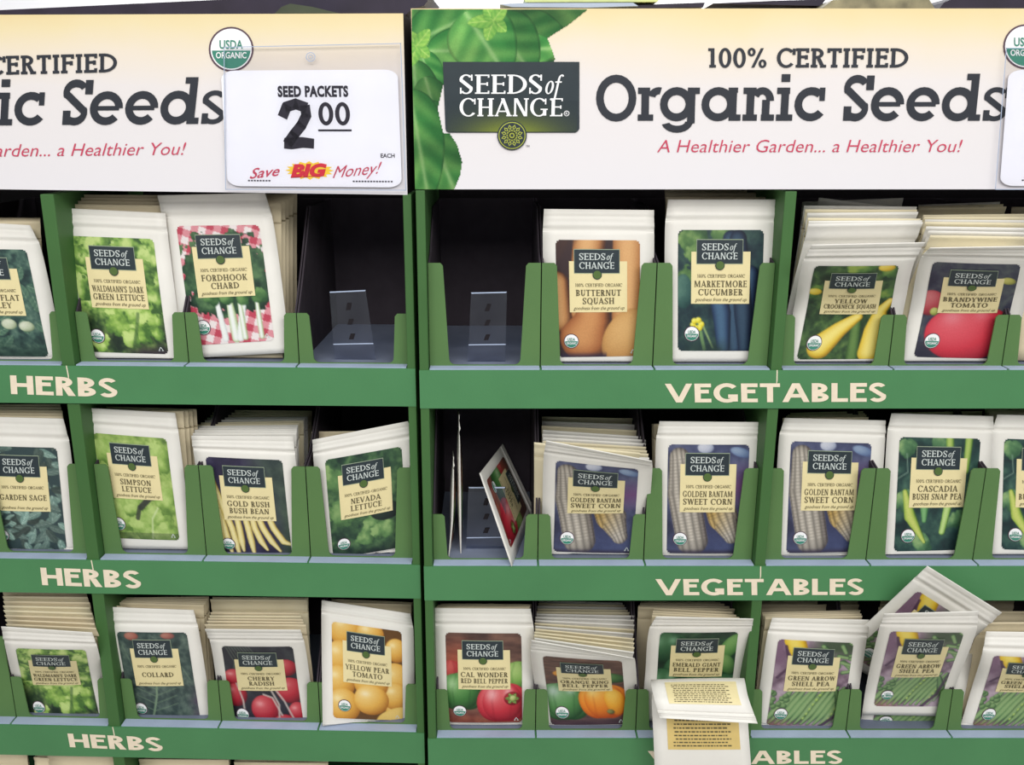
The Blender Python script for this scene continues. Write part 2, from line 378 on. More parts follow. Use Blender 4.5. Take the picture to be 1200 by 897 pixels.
class Art:                                         # x 0..1 across, y 0..asp down
    def __init__(s, w=PW, h=PH, asp=1.4):
        s.w, s.h, s.asp = w, h, asp
        s.X, s.Y = np.meshgrid(np.linspace(0, 1, w), np.linspace(0, asp, h)); s.I = np.zeros((h, w, 3)); s.A = np.zeros((h, w)); s.px = 1.0 / w
    def fill(s, c): s.I[:] = c; s.A[:] = 1
    def over(s, m, c):
        m = np.clip(m, 0, 1); s.I = s.I * (1 - m[..., None]) + np.asarray(c, float) * m[..., None]; s.A = np.maximum(s.A, m)
    def blob(s, cx, cy, rx, ry, rot, dk, md, hi, gloss=None, tex=0, seed=1, rag=0):
        c, q = math.cos(rot), math.sin(rot); x = s.X - cx; y = s.Y - cy
        u = (x * c + y * q) / rx; v = (-x * q + y * c) / ry; r = np.sqrt(u * u + v * v)
        if rag: r = r + rag * (fbm(11, seed + 5, 3, s.w, s.h) - .5)
        m = np.clip((1 - r) * min(rx, ry) / s.px + .5, 0, 1)
        xx, yy = x / max(rx, ry), y / max(rx, ry); z = np.sqrt(np.clip(1 - r * r, 0, 1))
        f = np.clip(.15 + .62 * z - .28 * xx - .34 * yy, 0, 1)
        if tex: f = np.clip(f + tex * (fbm(9, seed, 3, s.w, s.h) - .5), 0, 1)
        col = ramp(f, [(0, dk), (.55, md), (1, hi)]); s.over(m, col)
        if gloss is not None:
            g = np.exp(-(((u + .35) / .28) ** 2 + ((v + .4) / .2) ** 2)); s.over(g * m * .7, gloss)
    def tube(s, pts, rad, dk, md, hi, tex=None):
        pts = np.asarray(pts, float); rad = np.broadcast_to(np.asarray(rad, float), (len(pts),))
        best = np.full(s.X.shape, 1e9); off = np.zeros_like(best); RR = np.ones_like(best); TT = np.zeros_like(best); L = 0
        for k in range(len(pts) - 1):
            a, b = pts[k], pts[k + 1]; d = b - a; l = np.hypot(*d) + 1e-9
            t = np.clip(((s.X - a[0]) * d[0] + (s.Y - a[1]) * d[1]) / l ** 2, 0, 1)
            dx = s.X - a[0] - t * d[0]; dy = s.Y - a[1] - t * d[1]; R = rad[k] + (rad[k + 1] - rad[k]) * t
            e = np.hypot(dx, dy) / np.maximum(R, 1e-4); sel = e < best
            best = np.where(sel, e, best); RR = np.where(sel, R, RR); sg = (dx * -d[1] + dy * d[0]) / l / np.maximum(R, 1e-4)
            off = np.where(sel, sg, off); TT = np.where(sel, L + t * l, TT); L += l
        m = np.clip((1 - best) * RR / s.px + .5, 0, 1)
        f = np.clip(1 - best ** 2 * .9 + .25 * off * np.sign(pts[-1][1] - pts[0][1] + 1e-6), 0, 1)
        col = ramp(f, [(0, dk), (.5, md), (1, hi)])
        if tex is not None: col = tex(col, TT, off)
        s.over(m, col)
    def leaf(s, x, y, l, w, ang, c1, c2, vein):
        c, q = math.cos(ang), math.sin(ang); u = ((s.X - x) * c + (s.Y - y) * q) / l; v = (-(s.X - x) * q + (s.Y - y) * c) / w
        prof = np.sqrt(np.clip(4 * u * (1 - u), 0, 1)) * (1.15 - .5 * u); d = prof - np.abs(v)
        m = np.where((u > 0) & (u < 1), np.clip(d * w / s.px + .3, 0, 1), 0)
        f = np.clip(.5 + .5 * v + .25 * np.sin(u * 22 - np.abs(v) * 7), 0, 1)
        col = (np.asarray(c1) * (1 - f[..., None]) + np.asarray(c2) * f[..., None]) * np.clip(.72 + 3 * d, .72, 1)[..., None]
        vn = np.exp(-(v / .07) ** 2) * .7; s.over(m, col * (1 - vn[..., None]) + np.asarray(vein) * vn[..., None])
    def line(s, pts, r, c, a=1):
        pts = np.asarray(pts, float); best = np.full(s.X.shape, 1e9)
        for p, b in zip(pts[:-1], pts[1:]):
            d = b - p; t = np.clip(((s.X - p[0]) * d[0] + (s.Y - p[1]) * d[1]) / (d @ d + 1e-9), 0, 1)
            best = np.minimum(best, np.hypot(s.X - p[0] - t * d[0], s.Y - p[1] - t * d[1]))
        s.over(np.clip((r - best) / s.px + .5, 0, 1) * a, c)

def rgb(*c): return np.array(c, float) / 255
def art_ruffle(seed, stops, s=7):
    a = Art(); n1, n2 = fbm(s, seed), fbm(s * 2.3, seed + 9)
    f = np.clip(.55 * (1 - np.abs(2 * n1 - 1)) ** 1.3 + .55 * n2 - .05, 0, 1); a.fill(0); a.I = ramp(f, stops); a.A[:] = 1
    return a
G = rgb
def a_lettuce():
    a = art_ruffle(3, [(0, G(22, 40, 26)), (.32, G(60, 100, 46)), (.52, G(118, 164, 66)), (.75, G(164, 202, 94)), (1, G(208, 226, 146))])
    for k, (x, y) in enumerate(((.1, .2), (.35, .05), (.7, .1), (.92, .3), (.05, .6), (.95, .65), (.3, .3), (.75, .4))): a.blob(x, y, .2, .16, k, G(60, 100, 44), G(136, 180, 76), G(196, 220, 126), tex=1.7, seed=70 + k, rag=1.3)
    a.over(np.clip((a.Y - .86) * 3, 0, 1) * np.clip(fbm(5, 44) * 1.6 - .1, 0, 1) * .92, G(28, 42, 34)); a.over(np.clip((.34 - a.X) * 4, 0, 1) * np.clip((a.Y - .8) * 4, 0, 1) * .75, G(30, 48, 34))
    for k, (x, y, r) in enumerate(((.55, .95, .2), (.8, 1.0, .18), (.42, 1.02, .15), (.68, 1.14, .2), (.9, 1.16, .1), (.55, 1.2, .12), (.2, 1.3, .12))): a.blob(x, y, r, r * .8, k, G(70, 116, 44), G(144, 188, 74), G(200, 226, 126), tex=1.5, seed=k, rag=1.2)
    a.line([(.7, .9), (.66, 1.1), (.6, 1.3)], .02, G(60, 96, 48), .6); a.over(np.clip((a.Y - 1.26) * 8, 0, 1) * np.clip((a.X - .45) * 4, 0, 1) * .9, G(52, 40, 52)); return a
def a_simpson():
    a = art_ruffle(21, [(0, G(52, 66, 44)), (.3, G(104, 140, 62)), (.6, G(148, 182, 84)), (1, G(190, 212, 120))], 5)
    for k, (x, y, r) in enumerate([(.15, .25, .2), (.85, .3, .22), (.2, 1.1, .25), (.62, 1.15, .3), (.9, .85, .2), (.4, .95, .15), (.8, 1.3, .2)]):
        a.blob(x, y, r, r * .8, k, G(92, 132, 52), G(146, 184, 82), G(184, 212, 116), tex=1.0, seed=30 + k, rag=.8)
    a.line([(.52, .95), (.66, .82), (.72, .8)], .04, G(48, 52, 50), .9); a.line([(.45, 1.1), (.5, .95)], .03, G(52, 58, 50), .8); a.line([(.62, 1.38), (.66, 1.1), (.76, .95)], .012, G(206, 224, 160), .8)
    a.over((a.Y > 1.3) * .35, G(50, 60, 46)); return a
def a_nevada():
    a = art_ruffle(55, [(0, G(20, 36, 34)), (.4, G(38, 68, 50)), (.7, G(62, 100, 62)), (1, G(98, 136, 82))], 5)
    for k, (x, y, r) in enumerate([(.2, .75, .24), (.6, 1.0, .2), (.5, 1.12, .2), (.72, 1.08, .17), (.12, .3, .2)]):
        a.blob(x, y, r, r * .7, k, G(58, 96, 56), G(92, 138, 76), G(140, 176, 104), tex=1.1, seed=60 + k, rag=.9)
    a.over(np.clip((a.Y - 1.25) * 6, 0, 1) * .8, G(24, 34, 36)); a.blob(.75, .82, .2, .13, 0, G(16, 26, 28), G(26, 42, 38), G(38, 58, 46), tex=.5); return a
def a_parsley():
    a = art_ruffle(80, [(0, G(20, 34, 38)), (.4, G(36, 62, 60)), (.7, G(64, 98, 86)), (1, G(108, 140, 118))], 6)
    r = np.random.default_rng(4)
    for k in range(26): a.leaf(r.random(), .2 + r.random() * 1.1, .2, .07, r.random() * 6, G(50, 88, 74), G(88, 126, 100), G(140, 168, 140))
    for x, y in ((.62, .95), (.82, .98), (.4, 1.05), (.1, 1.2)): a.blob(x, y, .09, .07, 0, G(120, 140, 100), G(184, 196, 160), G(220, 224, 200), tex=.5)
    a.over(np.clip((a.Y - 1.1) * 4, 0, 1) * .6, G(24, 48, 38)); return a
def a_sage():
    a = Art(); a.fill(G(50, 70, 72)); r = np.random.default_rng(8)
    for k in range(120):
        b = .5 + .85 * r.random(); a.leaf(r.random() * 1.1 - .05, r.random() * 1.45 - .05, .26, .055, r.random() * 6.3, G(82, 110, 102) * b, G(112, 138, 126) * b, G(150, 172, 162) * b)
    a.over(np.clip((a.Y - 1.2) * 3, 0, 1) * (fbm(8, 5) > .45) * .5, G(34, 52, 46)); return a
def a_collard():
    a = art_ruffle(101, [(0, G(32, 46, 48)), (.5, G(58, 78, 74)), (1, G(104, 124, 110))], 6)
    a.blob(.2, .06, .1, .06, 0, G(130, 70, 60), G(170, 96, 80), G(190, 130, 110)); a.blob(.72, .05, .1, .05, 0, G(120, 70, 66), G(160, 90, 80), G(190, 130, 110))
    v = G(120, 148, 116); a.line([(.47, .7), (.43, 1.0), (.33, 1.3)], .014, v)
    for k in range(5):
        y = .78 + k * .11; a.line([(.45 - k * .02, y), (.2 - k * .02, y - .12)], .006, v, .7); a.line([(.45 - k * .02, y), (.72, y - .12)], .006, v, .7)
    a.line([(.75, .3), (.95, .75)], .008, v, .5); a.line([(.05, .2), (.2, .7)], .008, v, .5)
    a.over(np.clip((a.X - .84) * 6, 0, 1) * np.clip((a.Y - .8) * 4, 0, 1) * fbm(9, 3) * .9, G(92, 66, 96)); a.over(np.clip((a.Y - 1.3) * 7, 0, 1) * fbm(7, 9), G(96, 108, 84)); return a
def a_chard():
    a = Art(); w = G(238, 226, 224); rd = G(200, 62, 84); p = G(226, 140, 150)
    u = np.sin((a.X + a.Y * .35) * 34) > 0; v = np.sin((a.Y - a.X * .35) * 34) > 0
    a.fill(w); a.over((u ^ v).astype(float), p); a.over((u & v).astype(float), rd)
    for x, y, rx, ry, sd in ((.5, .5, .5, .38, 1), (.22, .6, .25, .42, 2), (.82, .6, .22, .42, 3), (.5, .82, .42, .25, 4)):
        a.blob(x, y, rx, ry, 0, G(26, 52, 38), G(48, 84, 54), G(84, 124, 76), tex=1.4, seed=sd, rag=.9)
    for x0, x1, r, c in ((.36, .42, .035, 1), (.52, .55, .05, 0), (.72, .6, .04, 1), (.64, .66, .03, 0), (.85, .86, .028, 0)):
        a.tube([(x0, .82), ((x0 + x1) / 2, 1.05), (x1, 1.34)], [r * .6, r, r * 1.1], G(140, 168, 110) if c == 0 else G(190, 200, 196), G(190, 210, 160) if c == 0 else G(226, 230, 228), G(240, 244, 238))
    for x in (.3, .5, .7, .9): a.blob(x, .85, .09, .09, 0, G(40, 84, 44), G(72, 120, 62), G(110, 156, 84), tex=1.2, seed=int(x * 50), rag=1.0)
    return a
def a_butternut():
    a = Art(); a.fill(G(58, 40, 42)); d, m, h = G(84, 44, 26), G(184, 118, 62), G(228, 170, 106)
    a.tube([(.88, -.1), (.86, .9)], [.2, .2], d, m, h); a.tube([(.42, -.15), (.3, .8)], [.2, .16], d, m, h)
    a.tube([(.0, .5), (.0, .9)], [.14, .18], d, G(186, 124, 68), h)
    a.tube([(.46, .6), (.42, .95), (.34, 1.15)], [.17, .22, .31], d, G(172, 98, 50), G(212, 144, 82))
    a.blob(.86, 1.18, .30, .40, .5, d, G(198, 140, 72), G(234, 184, 112))
    a.over(np.clip((.3 - a.X - a.Y) * 5, 0, 1) * (np.sin(a.X * 60 + a.Y * 30) * .2 + .8), G(72, 46, 38)); a.over(np.clip((a.Y - 1.33) * 14, 0, 1) * (a.X < .6) * .85, G(42, 34, 66)); return a
def a_cucumber():
    a = art_ruffle(120, [(0, G(20, 34, 46)), (.5, G(32, 56, 62)), (1, G(58, 92, 78))], 4)
    for k, (x, y) in enumerate(((.15, .1), (.5, .06), (.08, .6), (.3, .25))): a.blob(x, y, .2, .13, k, G(48, 84, 50), G(84, 126, 66), G(140, 172, 96), tex=1.0, seed=k, rag=.8)
    for x0, x1, b in ((.85, .8, 1), (.62, .66, .9), (.42, .52, 1.1), (.7, .78, .8)): a.tube([(x0, .1 if b < 1 else .5), (x1, .95), (x1 + .03, 1.35)], [.1, .11, .08], G(12, 24, 44) * b, G(28, 48, 80) * b, G(58, 90, 120) * b)
    a.blob(.06, .7, .11, .2, 0, G(30, 68, 66), G(54, 96, 88), G(90, 134, 116), tex=.4)
    a.line([(.24, 1.05), (.32, 1.38)], .02, G(110, 150, 90)); a.line([(.3, 1.1), (.42, 1.36)], .012, G(130, 160, 100))
    for k in range(6): a.blob(.23 + .05 * math.cos(k), 1.08 + .05 * math.sin(k), .035, .035, 0, G(200, 180, 20), G(238, 222, 40), G(250, 244, 120))
    a.over(np.clip((a.Y - 1.22) * 6, 0, 1) * np.clip((.7 - a.X) * 4, 0, 1) * fbm(8, 2), G(34, 56, 46)); return a
def a_crook():
    a = art_ruffle(140, [(0, G(26, 38, 28)), (.45, G(44, 70, 42)), (.75, G(72, 106, 54)), (1, G(120, 146, 70))], 5)
    for k, (x, y) in enumerate(((.55, .05), (.9, .08), (.05, .45), (.9, .5))): a.blob(x, y, .16, .1, k, G(52, 90, 40), G(86, 132, 56), G(150, 176, 70), tex=1.0, seed=k, rag=.9)
    a.blob(.86, .03, .1, .06, 0, G(200, 150, 20), G(240, 200, 50), G(250, 230, 110)); a.blob(.06, .46, .08, .06, 0, G(200, 160, 20), G(236, 204, 50), G(250, 230, 110))
    y1, y2, y3 = G(176, 130, 22), G(236, 198, 52), G(252, 230, 116)
    a.tube([(.62, .95), (.66, 1.4)], [.06, .08], G(34, 62, 32), G(64, 102, 46), G(100, 138, 66))
    a.tube([(.98, .62), (.88, .8), (.86, 1.05), (.86, 1.3)], [.04, .08, .13, .15], y1, y2, y3)
    a.tube([(.62, .88), (.42, 1.05), (.24, 1.24)], [.06, .1, .15], y1, y2, y3); return a
def a_tomato():
    a = art_ruffle(160, [(0, G(36, 34, 56)), (.5, G(54, 56, 76)), (1, G(84, 92, 92))], 4)
    a.blob(.06, .68, .16, .2, 0, G(120, 30, 40), G(190, 60, 70), G(226, 130, 130)); a.blob(.9, .3, .09, .06, .4, G(120, 120, 40), G(180, 178, 70), G(220, 210, 110)); a.blob(.12, .82, .05, .06, 0, G(110, 130, 40), G(170, 180, 80), G(210, 220, 120))
    a.over((a.Y > 1.2) * .5, G(40, 36, 50)); a.blob(.56, 1.08, .5, .36, 0, G(150, 20, 40), G(216, 44, 62), G(238, 98, 108)); a.over(np.exp(-(((a.X - .34) / .12) ** 2 + ((a.Y - .9) / .1) ** 2)) * .55, G(240, 150, 160)); a.over(np.exp(-(((a.X - .68) / .1) ** 2 + ((a.Y - .86) / .09) ** 2)) * .4, G(240, 150, 160)); return a
def a_bean():
    a = Art(); a.fill(G(44, 38, 66)); a.I = ramp(fbm(4, 9), [(0, G(34, 32, 50)), (.6, G(50, 44, 74)), (1, G(66, 62, 90))])
    a.over(np.clip((a.X - .55) * 3 + (.4 - a.Y), 0, 1) * .8, ramp(fbm(8, 30), [(0, G(38, 56, 50)), (1, G(84, 106, 84))])); a.over(np.clip((a.X - .8) * 5, 0, 1) * np.clip(a.Y - .2, 0, 1), ramp(fbm(8, 31), [(0, G(40, 60, 50)), (1, G(84, 110, 80))]))
    for k, (x0, xm, x1, ye) in enumerate(((.02, .14, .2, 1.36), (.05, .24, .3, 1.42), (.3, .34, .36, 1.3), (.4, .46, .5, 1.38), (.5, .55, .68, 1.28), (.55, .66, .85, 1.3), (.68, .8, 1.02, 1.2), (.0, .04, .1, .7))):
        a.tube([(x0, .3 if x0 < .06 else .6), (xm, .95), ((xm + x1) / 2, 1.15), (x1, ye)], [.035, .045, .045, .02], G(150, 120, 50), G(218, 196, 104), G(244, 228, 158))
    return a
def corn_tex(yel):
    def f(col, T, off):
        k = np.sin(T * 150) * .5 + .5; r = np.cos(np.arcsin(np.clip(off, -.98, .98)) * 13) * .5 + .5
        q = np.clip(.62 + .40 * np.sqrt(np.clip((.35 + .65 * k) * r, 0, 1)), 0, 1.02)[..., None]; c = col * q
        if yel:
            m = np.clip(1 - np.abs(T - .35) * 3, 0, 1)[..., None] * np.clip(.6 + .6 * off, 0, 1)[..., None]; c = c * (1 - .7 * m) + G(204, 152, 44) * q * .7 * m
        return c
    return f
def a_corn():
    a = Art(); a.I = ramp(fbm(4, 77), [(0, G(44, 46, 74)), (.5, G(70, 76, 112)), (1, G(104, 110, 142))]); a.A[:] = 1
    a.over(np.clip((a.X - .66) * 5, 0, 1) * np.clip(1 - np.abs(a.Y - .52) * 3, 0, 1), G(110, 68, 122)); a.over(np.clip((a.Y - .9) * 4, 0, 1) * (a.X > .45) * .5, G(58, 70, 116))
    a.blob(.9, .1, .14, .06, .3, G(70, 84, 130), G(104, 128, 168), G(150, 170, 196)); a.blob(.46, .04, .1, .07, 0, G(130, 140, 170), G(180, 186, 204), G(210, 212, 222))
    d, m, h = G(104, 94, 92), G(174, 164, 150), G(206, 196, 180)
    a.tube([(.55, .5), (.7, .9), (.82, 1.16)], [.16, .19, .1], d, m, h, corn_tex(1)); a.tube([(.14, .16), (.2, .6), (.32, 1.22)], [.12, .2, .2], d, m, h, corn_tex(0))
    a.over(np.clip((a.Y - 1.33) * 15, 0, 1) * .9, G(52, 44, 66)); return a
def a_snap():
    a = art_ruffle(180, [(0, G(22, 38, 42)), (.5, G(34, 66, 62)), (1, G(72, 112, 92))], 4)
    for k, (x, y) in enumerate(((.08, .12), (.5, .05), (.12, .75), (.75, 1.0), (.35, 1.3))): a.blob(x, y, .14, .12, k, G(48, 90, 60), G(84, 132, 84), G(140, 176, 110), tex=1.0, seed=k, rag=.8)
    p1, p2, p3 = G(60, 98, 40), G(118, 160, 60), G(176, 202, 96)
    a.tube([(.62, .0), (.64, .4)], [.05, .05], p1, p2, p3); a.tube([(.86, .0), (.84, .4)], [.05, .04], p1, p2, p3); a.tube([(.1, .65), (.18, .95), (.38, 1.28)], [.03, .075, .02], p1, G(150, 180, 60), G(200, 212, 100))
    a.tube([(.34, .6), (.36, 1.0)], [.09, .03], G(40, 92, 56), G(80, 142, 78), G(120, 180, 110)); a.tube([(.68, .62), (.6, 1.15)], [.06, .04], p1, G(140, 186, 80), G(190, 220, 130))
    a.line([(.8, .6), (.84, .82), (.95, .7)], .012, G(130, 170, 150), .8); a.line([(.0, .5), (.12, .42), (.1, .2)], .007, G(130, 160, 140), .7); return a
def a_radish():
    a = Art(); a.I = ramp(fbm(5, 90), [(0, G(30, 30, 38)), (.6, G(48, 48, 58)), (1, G(70, 80, 76))]); a.A[:] = 1
    for k in range(9): a.line([(.05 + .04 * k, 0), (.15 + .05 * k, .3), (.12 + .03 * k, .5)], .008, G(120, 140, 116), .5)
    d, m, h = G(110, 14, 30), G(190, 34, 50), G(228, 96, 100)
    for x, y, r in ((.12, .6, .15), (.1, .9, .17), (.88, .82, .2), (.86, .42, .16), (.5, 1.12, .2), (.95, 1.15, .13), (.75, 1.4, .2)): a.blob(x, y, r, r * 1.05, 0, d, m, h, gloss=G(246, 170, 170))
    w = G(200, 186, 176)
    for p in ([(.14, .72), (.2, 1.0), (.2, 1.25)], [(.6, .8), (.7, 1.05), (.66, 1.35)], [(.66, .8), (.78, 1.0), (.9, 1.32)], [(.5, .9), (.62, .95), (.72, 1.2)]): a.line(p, .014, w, .85)
    return a
def a_pear():
    a = Art(); a.fill(G(104, 66, 28)); d, m, h = G(178, 108, 28), G(232, 168, 58), G(250, 212, 120)
    for x, y, r in ((.2, .1, .24), (.55, .12, .2), (.12, .5, .22), (.92, .3, .16), (.9, .75, .24), (.1, .85, .22), (.15, 1.2, .24), (.95, 1.28, .2), (.9, 1.0, .2), (.55, .8, .25)):
        a.blob(x, y, r, r * 1.1, 0, d, m, h, gloss=G(254, 236, 180))
    a.blob(.55, 1.08, .25, .24, 0, d, G(238, 176, 66), G(252, 216, 128), gloss=G(255, 240, 200)); a.blob(.9, 1.35, .3, .16, -.4, d, G(240, 196, 90), h); return a
def pepper(a, x, y, r, d, m, h, gl, stem=None, lob=3):
    for t in (-1, 1, 0): a.blob(x + t * r * .30, y + abs(t) * r * .04, r * (.78 if t else .84), r * (.98 if t else 1.02), 0, d, m, h)
    for t in (-.36, .3): a.line([(x + t * r * .7, y - r * .85), (x + t * r * 1.25, y - r * .1), (x + t * r, y + r * .85)], .014, d, .22)
    if gl is not None:
        for p, q, e in ((-.45, -.4, .16), (.25, -.5, .12)): a.over(np.exp(-(((a.X - x - p * r) / (e * r * 1.6)) ** 2 + ((a.Y - y - q * r) / (e * r * 2.2)) ** 2)) * .75, gl)
    if stem:
        sx, sy = x + stem[0], y + stem[1]; a.blob(sx, sy, .11, .11, 0, d * .8, d, m * .9)
        for k in range(6): a.leaf(sx, sy, .095, .035, k * 1.05, G(70, 110, 40), G(140, 180, 76), G(196, 214, 130))
        a.blob(sx + .01, sy, .045, .05, 0, G(80, 110, 40), G(160, 180, 90), G(214, 222, 150))
def brown(seed):
    a = Art(); n = vnoise(6, 40, seed) * .6 + fbm(6, seed) * .4; a.I = ramp(n, [(0, G(66, 44, 42)), (.5, G(104, 72, 62)), (1, G(140, 98, 80))]); a.A[:] = 1; return a
def a_redbell():
    a = brown(200); a.over(np.clip(1 - np.hypot(a.X - .15, (a.Y - .45)) * 2.2, 0, 1), G(176, 74, 50)); a.over(np.clip((a.Y - 1.12) * 5, 0, 1) * .8, ramp(fbm(9, 7), [(0, G(120, 44, 34)), (1, G(170, 86, 60))]))
    pepper(a, .95, .62, .2, G(60, 110, 40), G(120, 170, 70), G(180, 210, 120), None); pepper(a, .06, .55, .14, G(130, 20, 30), G(190, 50, 50), G(220, 100, 90), None); a.blob(.5, .84, .1, .1, 0, G(140, 20, 30), G(200, 40, 50), G(230, 110, 100))
    pepper(a, .2, .88, .29, G(24, 64, 28), G(58, 124, 52), G(120, 180, 96), G(180, 220, 160)); pepper(a, .74, 1.05, .32, G(140, 12, 28), G(206, 36, 52), G(236, 104, 104), G(250, 190, 190), (.13, -.06)); return a
def a_orange():
    a = brown(230); a.blob(.3, .42, .2, .1, 0, G(180, 84, 20), G(230, 140, 40), G(248, 190, 90)); a.blob(.8, .5, .26, .13, .3, G(24, 60, 28), G(64, 118, 56), G(130, 176, 110), gloss=G(190, 220, 180))
    a.over(np.clip((a.Y - 1.2) * 6, 0, 1) * .7, G(66, 48, 66)); pepper(a, .22, .98, .32, G(26, 70, 32), G(76, 140, 70), G(140, 190, 130), G(210, 230, 220)); pepper(a, .72, .98, .3, G(186, 66, 8), G(240, 128, 20), G(253, 190, 70), G(255, 226, 130)); a.blob(.86, 1.02, .13, .22, -.2, G(214, 110, 10), G(248, 166, 30), G(255, 214, 90)); a.blob(.8, 1.19, .05, .035, .2, G(60, 60, 30), G(110, 110, 50), G(150, 150, 80)); return a
def a_emerald():
    a = art_ruffle(250, [(0, G(14, 34, 26)), (.6, G(26, 60, 40)), (1, G(60, 100, 66))], 3)
    for x, y, r in ((.1, .3, .3), (.5, .75, .4), (.1, 1.0, .3), (.9, 1.1, .3)): pepper(a, x, y, r, G(12, 40, 26), G(30, 78, 46), G(70, 124, 76), G(130, 180, 140))
    a.blob(.92, .28, .12, .26, .4, G(44, 96, 40), G(84, 142, 64), G(136, 186, 100)); a.blob(.9, .62, .1, .2, -.3, G(40, 80, 40), G(76, 128, 60), G(130, 176, 96)); return a
def a_pea():
    a = Art(); a.I = ramp(fbm(5, 270), [(0, G(96, 70, 90)), (.5, G(160, 134, 152)), (1, G(200, 182, 194))]); a.A[:] = 1
    a.over(np.clip((.26 - a.X) * 5, 0, 1) * np.clip((.6 - a.Y) * 4, 0, 1), G(126, 92, 120)); a.tube([(.22, .0), (.3, .18)], [.14, .12], G(190, 140, 10), G(240, 196, 30), G(252, 224, 90)); a.line([(.05, .62), (.2, .42), (.12, .1)], .02, G(70, 40, 70), .8)
    r = np.random.default_rng(12); p1, p2, p3 = G(44, 76, 44), G(88, 130, 76), G(142, 176, 112)
    a.over(np.clip((a.X - .4) * 4, 0, 1) * np.clip((.3 - a.Y) * 6, 0, 1), G(66, 84, 60))
    for k in range(22):
        x, y, t = .5 + r.random() * .55, r.random() * .55, r.random() * 1.6 - .3; a.tube([(x, y), (x + .12 * math.cos(t), y + .12 * math.sin(t))], [.035, .03], p1, p2, p3)
    for k in range(11):
        x = .02 + k * .085; a.tube([(x + .26, .78 + .05 * r.random()), (x + .1, 1.08), (x - .08, 1.36)], [.025, .06, .02], p1, p2 * (.85 + .3 * r.random()), p3)
        if k in (5, 9, 10):
            for q in range(7): a.blob(x + .24 - q * .035, .84 + q * .07, .026, .026, 0, G(60, 100, 40), G(140, 180, 70), G(190, 216, 120))
    for k in range(12): a.blob(r.random() * .25, .85 + r.random() * .25, .04, .04, 0, p1, p2, p3)
    a.tube([(.86, .85), (.95, 1.1), (.88, 1.3)], [.03, .07, .03], G(70, 50, 66), G(60, 96, 60), G(110, 150, 90)); a.over(np.clip((a.X - .72) * 4, 0, 1) * np.clip((a.Y - 1.15) * 5, 0, 1), G(186, 168, 184)); a.line([(.7, 1.4), (.9, 1.2), (1, .8)], .025, G(70, 48, 76), .8)
    a.over(np.clip((a.Y - 1.25) * 7, 0, 1) * np.clip((.4 - a.X) * 4, 0, 1) * .6, G(150, 96, 80)); return a
ARTS = {}
def art(k):
    if k not in ARTS:
        a = ARTS[k] = globals()['a_' + k](); g = a.I.mean(-1, keepdims=True); a.I = (a.I * .88 + g * .12) * .94 + .012
    return ARTS[k]

# ------------------------------------------------------------------ the setting
mb = MB(); mb.box(-4, 4, -3, 2.3, -.05, 0); tag(mb.build('floor', M['floor_tile']), kind='structure')
mb = MB(); mb.box(-4, 4, 2.2, 2.3, 0, 3.4); tag(mb.build('wall_back', M['shelf_wall']), kind='structure')

# ------------------------------------------------------------------ flat lettering on a display's front plane
def plane_text(mb, unit, polys, w, L, R, cap, mi, dy, u0=0.0, u1=1.0):
    l, r, c = unit.at(*L, dy), unit.at(*R, dy), unit.at(*cap, dy)
    l[1] = r[1] = c[1] = dy
    for k, p in enumerate(polys):
        x = p[:, 0:1] / w; y = p[:, 1:2]
        q = l + (r - l) * x + (c - l) * y - np.array([0, (k % 60) * 3e-6, 0])
        mb.raw(q, [range(len(q))], mi)
def plane_poly(mb, unit, pts, mi, dy):
    q = np.array([unit.at(a, b, dy) for a, b in pts]); q[:, 1] = dy
    mb.raw(q, [range(len(q))], mi)

def seal_polys(mb, unit, cx, cy, r, dy):           # slots: ring, white, green
    def c(rr, a0=0, a1=360, n=36): A = np.radians(np.linspace(a0, a1, n + 1)); return [(cx + rr * math.cos(q), cy + rr * math.sin(q)) for q in A][:n if a1 - a0 == 360 else n + 1]
    plane_poly(mb, unit, c(r), 0, dy); plane_poly(mb, unit, c(r * .92), 1, dy - .0003)
    plane_poly(mb, unit, c(r * .86, 4, 176), 2, dy - .0006)
    t, w = font_text('USDA', offset=.02); plane_text(mb, unit, t, w, (cx - r * .52, cy - r * .03), (cx + r * .52, cy - r * .03), (cx - r * .52, cy - r * .42), 2, dy - .0006)
    t, w = font_text('ORGANIC', offset=.02); plane_text(mb, unit, t, w, (cx - r * .68, cy + r * .40), (cx + r * .68, cy + r * .40), (cx - r * .68, cy + r * .12), 1, dy - .0009)

